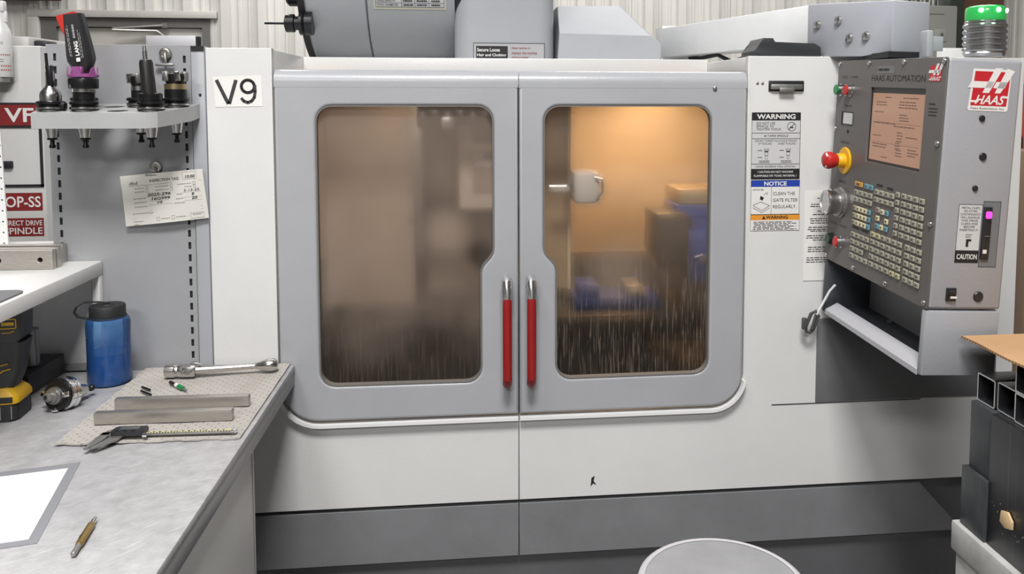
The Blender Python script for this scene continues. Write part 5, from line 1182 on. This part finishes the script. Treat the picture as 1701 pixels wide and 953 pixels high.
# papers and scriber in the foreground
e = Vector((.0505, -.222, 0)).normalized(); lft = Vector((-e.y*-1, 0, 0)); lft = Vector((e.y, -e.x, 0)).normalized()
TR = Vector((-.631, -.506, 0))
def sheet(g, a0, a1, b0, b1, z, th): 
    pts = [TR+lft*a+e*b for a, b in ((a0, b0), (a1, b0), (a1, b1), (a0, b1))]
    g.prism([(p.x, p.y) for p in pts], I4, z, z+th)
g = G(mat('sleeve_grey', (.26, .265, .29), .25)); sheet(g, -.013, .30, -.020, .236, .9702, .0009); tag(obj('plastic_sleeve', g), 'grey-edged plastic sleeve lying under the white sheet on the bench', 'sleeve')
g = G(mat('sheet_white', (.88, .88, .87), .6)); sheet(g, 0, .279, 0, .2225, .9713, .0004); sp = tag(obj('paper_sheet', g), 'white lined sheet of paper on the plastic sleeve', 'paper')
g = flat(G(mat('faint_line', (.55, .55, .55), .7)))
for a in (.024, .045, .066, .086, .107, .13): 
    q = [TR+lft*a+e*.02, TR+lft*(a+.0006)+e*.02, TR+lft*(a+.0006)+e*(.17 if a > .03 else .06), TR+lft*a+e*(.17 if a > .03 else .06)]
    g.quad([(p.x, p.y, .9719) for p in q])
o = obj('ruled_lines', g); o.parent = sp
t = thing('scriber', 'brass pocket scriber with steel tips lying near the bench edge', 'scriber', (-.51, -.73, .9705))
B0, B1 = Vector((-.5025, -.776, .9755)), Vector((-.5155, -.682, .9755)); X = axM(B0, B1); l = (B1-B0).length
g = G(dullsteel); g.lathe([(.0020, 0), (.0034, .001), (.0036, .006), (.0036, l*.28)], X, 12); obj('steel_end', g, t)
g = G(mat('brass', (.42, .29, .10), .35, metal=.9, var=.15, scale=60)); g.lathe([(.0045, l*.24), (.005, l*.26), (.005, l*.80), (.0043, l*.82)], X, 8); br_ = obj('brass_body', g, t)
g = G(chrome); g.lathe([(.0034, l*.82), (.0034, l*.93), (.0024, l*.935), (.0024, l)], X, 12); obj('collet_tip', g, t)
g = G(ink); g.box((-.0012, -.0052, l*.40), (.0012, .0052, l*.46), M=X); obj('slot', g, br_)

# neighbouring machine at the far left, pegboard and spray bottle
t = thing('neighbor_machine', 'second white machine in the background with maroon lettered stickers', 'machine', (-1.75, 1.3, 0))
nm_ = mat('neighbor_white', (.56, .555, .54), .4, var=.04)
g = G(nm_); g.box((-2.3, .8, 0), (-1.2735, 1.9, 1.705), .006); nb_ = obj('enclosure', g, t)
g = G(nm_); g.box((-2.2, .85, 1.705), (-1.33, 1.5, 1.735), .004); obj('top_tray', g, t)
F = FR(.7994)
def sticker(x0, z0, x1, z1, lines):
    g = flat(G(decal_maroon)); g.rect(x0, z0, x1, z1, F); g.m(decal_white)
    for s, xr, z, h, w_ in lines: g.text(s, F, xr-w_/2, z, h, w_, .015, z=.0005)
    obj('sticker', g, nb_)
g = G(ink); g.box((-1.60, .795, 1.462), (-1.2865, .7995, 1.536)); obj('sticker_frame', g, nb_)
g = flat(G(decal_maroon)); F2 = FR(.7945); g.rect(-1.396, 1.468, -1.2885, 1.530, F2); g.m(decal_white).text('VF', F2, -1.338, 1.499, .042, .082, .02, z=.0005); g.rect(-1.60, 1.468, -1.402, 1.53, F2); obj('sticker', g, nb_)
sticker(-1.48, 1.2115, -1.285, 1.2655, (('TOP-SS', -1.290, 1.2385, .033, .125),)); sticker(-1.48, 1.134, -1.284, 1.189, (('DIRECT DRIVE', -1.288, 1.1745, .0155, .112), ('SPINDLE', -1.288, 1.1505, .020, .108)))
g = G(ink); 
for a in ((-1.60, 1.284, -1.2785, 1.291), (-1.2855, 1.284, -1.2785, 1.458)): g.box((a[0], .795, a[1]), (a[2], .7995, a[3]))
g.box((-1.395, .785, 1.342), (-1.362, .7995, 1.362), .003); obj('hatch_seal', g, nb_)
g = G(mat('tray_black', (.02, .02, .022), .5)); g.box((-1.335, .88, 1.706), (-1.292, .95, 1.727), .008); tag(obj('plastic_case', g), 'small black plastic case lying on top of the far machine', 'case')
g = G(mat('bracket_white', (.5, .5, .46), .4)); g.box((-1.42, .74, 1.596), (-1.358, .7995, 1.610), .003); g.box((-1.42, .735, 1.590), (-1.358, .742, 1.612), .002); obj('bottle_bracket', g, t)
t = thing('spray_bottle', 'white spray bottle with red striped label on the far machine bracket', 'bottle', (-1.385, .768, 1.611))
M = Matrix.Translation((-1.366, .768, 1.6105)); sw = mat('bottle_white', (.74, .74, .73), .35)
g = G(sw); g.lathe([(.026, 0), (.028, .003), (.028, .118), (.024, .138), (.012, .165), (.0105, .19)], M, 28); bb = obj('body', g, t)
g = G(sw); g.box((-.035, -.011, .19), (.016, .011, .222), .005, M=M); g.box((.004, -.004, .16), (.02, .004, .192), .002, M=M); obj('trigger_head', g, t)
g = G(mat('stripe_red', (.40, .06, .05), .5)); 
for z in (.018, .030, .062):
    for k in range(12):
        a = -2.6+.2*k; g.quad([M @ Vector((.0283*math.cos(a_), .0283*math.sin(a_), zz)) for a_, zz in ((a, z), (a+.1, z), (a+.16, z+.005), (a+.06, z+.005))])
g.m(ink)
for z in (.050, .044, .10, .095):
    for k in range(5):
        a = -1.7+.16*k; g.quad([M @ Vector((.0283*math.cos(a_), .0283*math.sin(a_), zz)) for a_, zz in ((a, z), (a+.11, z), (a+.11, z+.002), (a, z+.002))])
obj('lettering', flat(g), bb)
g = G(mat('pegboard_white', (.76, .76, .75), .5)); hol = []
for i in range(4):
    for j in range(11): hol.append(circ(-1.083-.0254*i, 1.212+.0254*j, .0026, 8))
g.plate([[(-1.70, 1.2015), (-1.0735, 1.2015), (-1.0795, 1.47), (-1.70, 1.47)]]+hol, FR(.2), .004); pb = tag(obj('pegboard', g), 'white perforated pegboard standing at the back of the shelf', 'pegboard')
g = G(ink); g.box((-1.69, .206, 1.21), (-1.085, .208, 1.46)); o = obj('board_backing', g); o.parent = pb
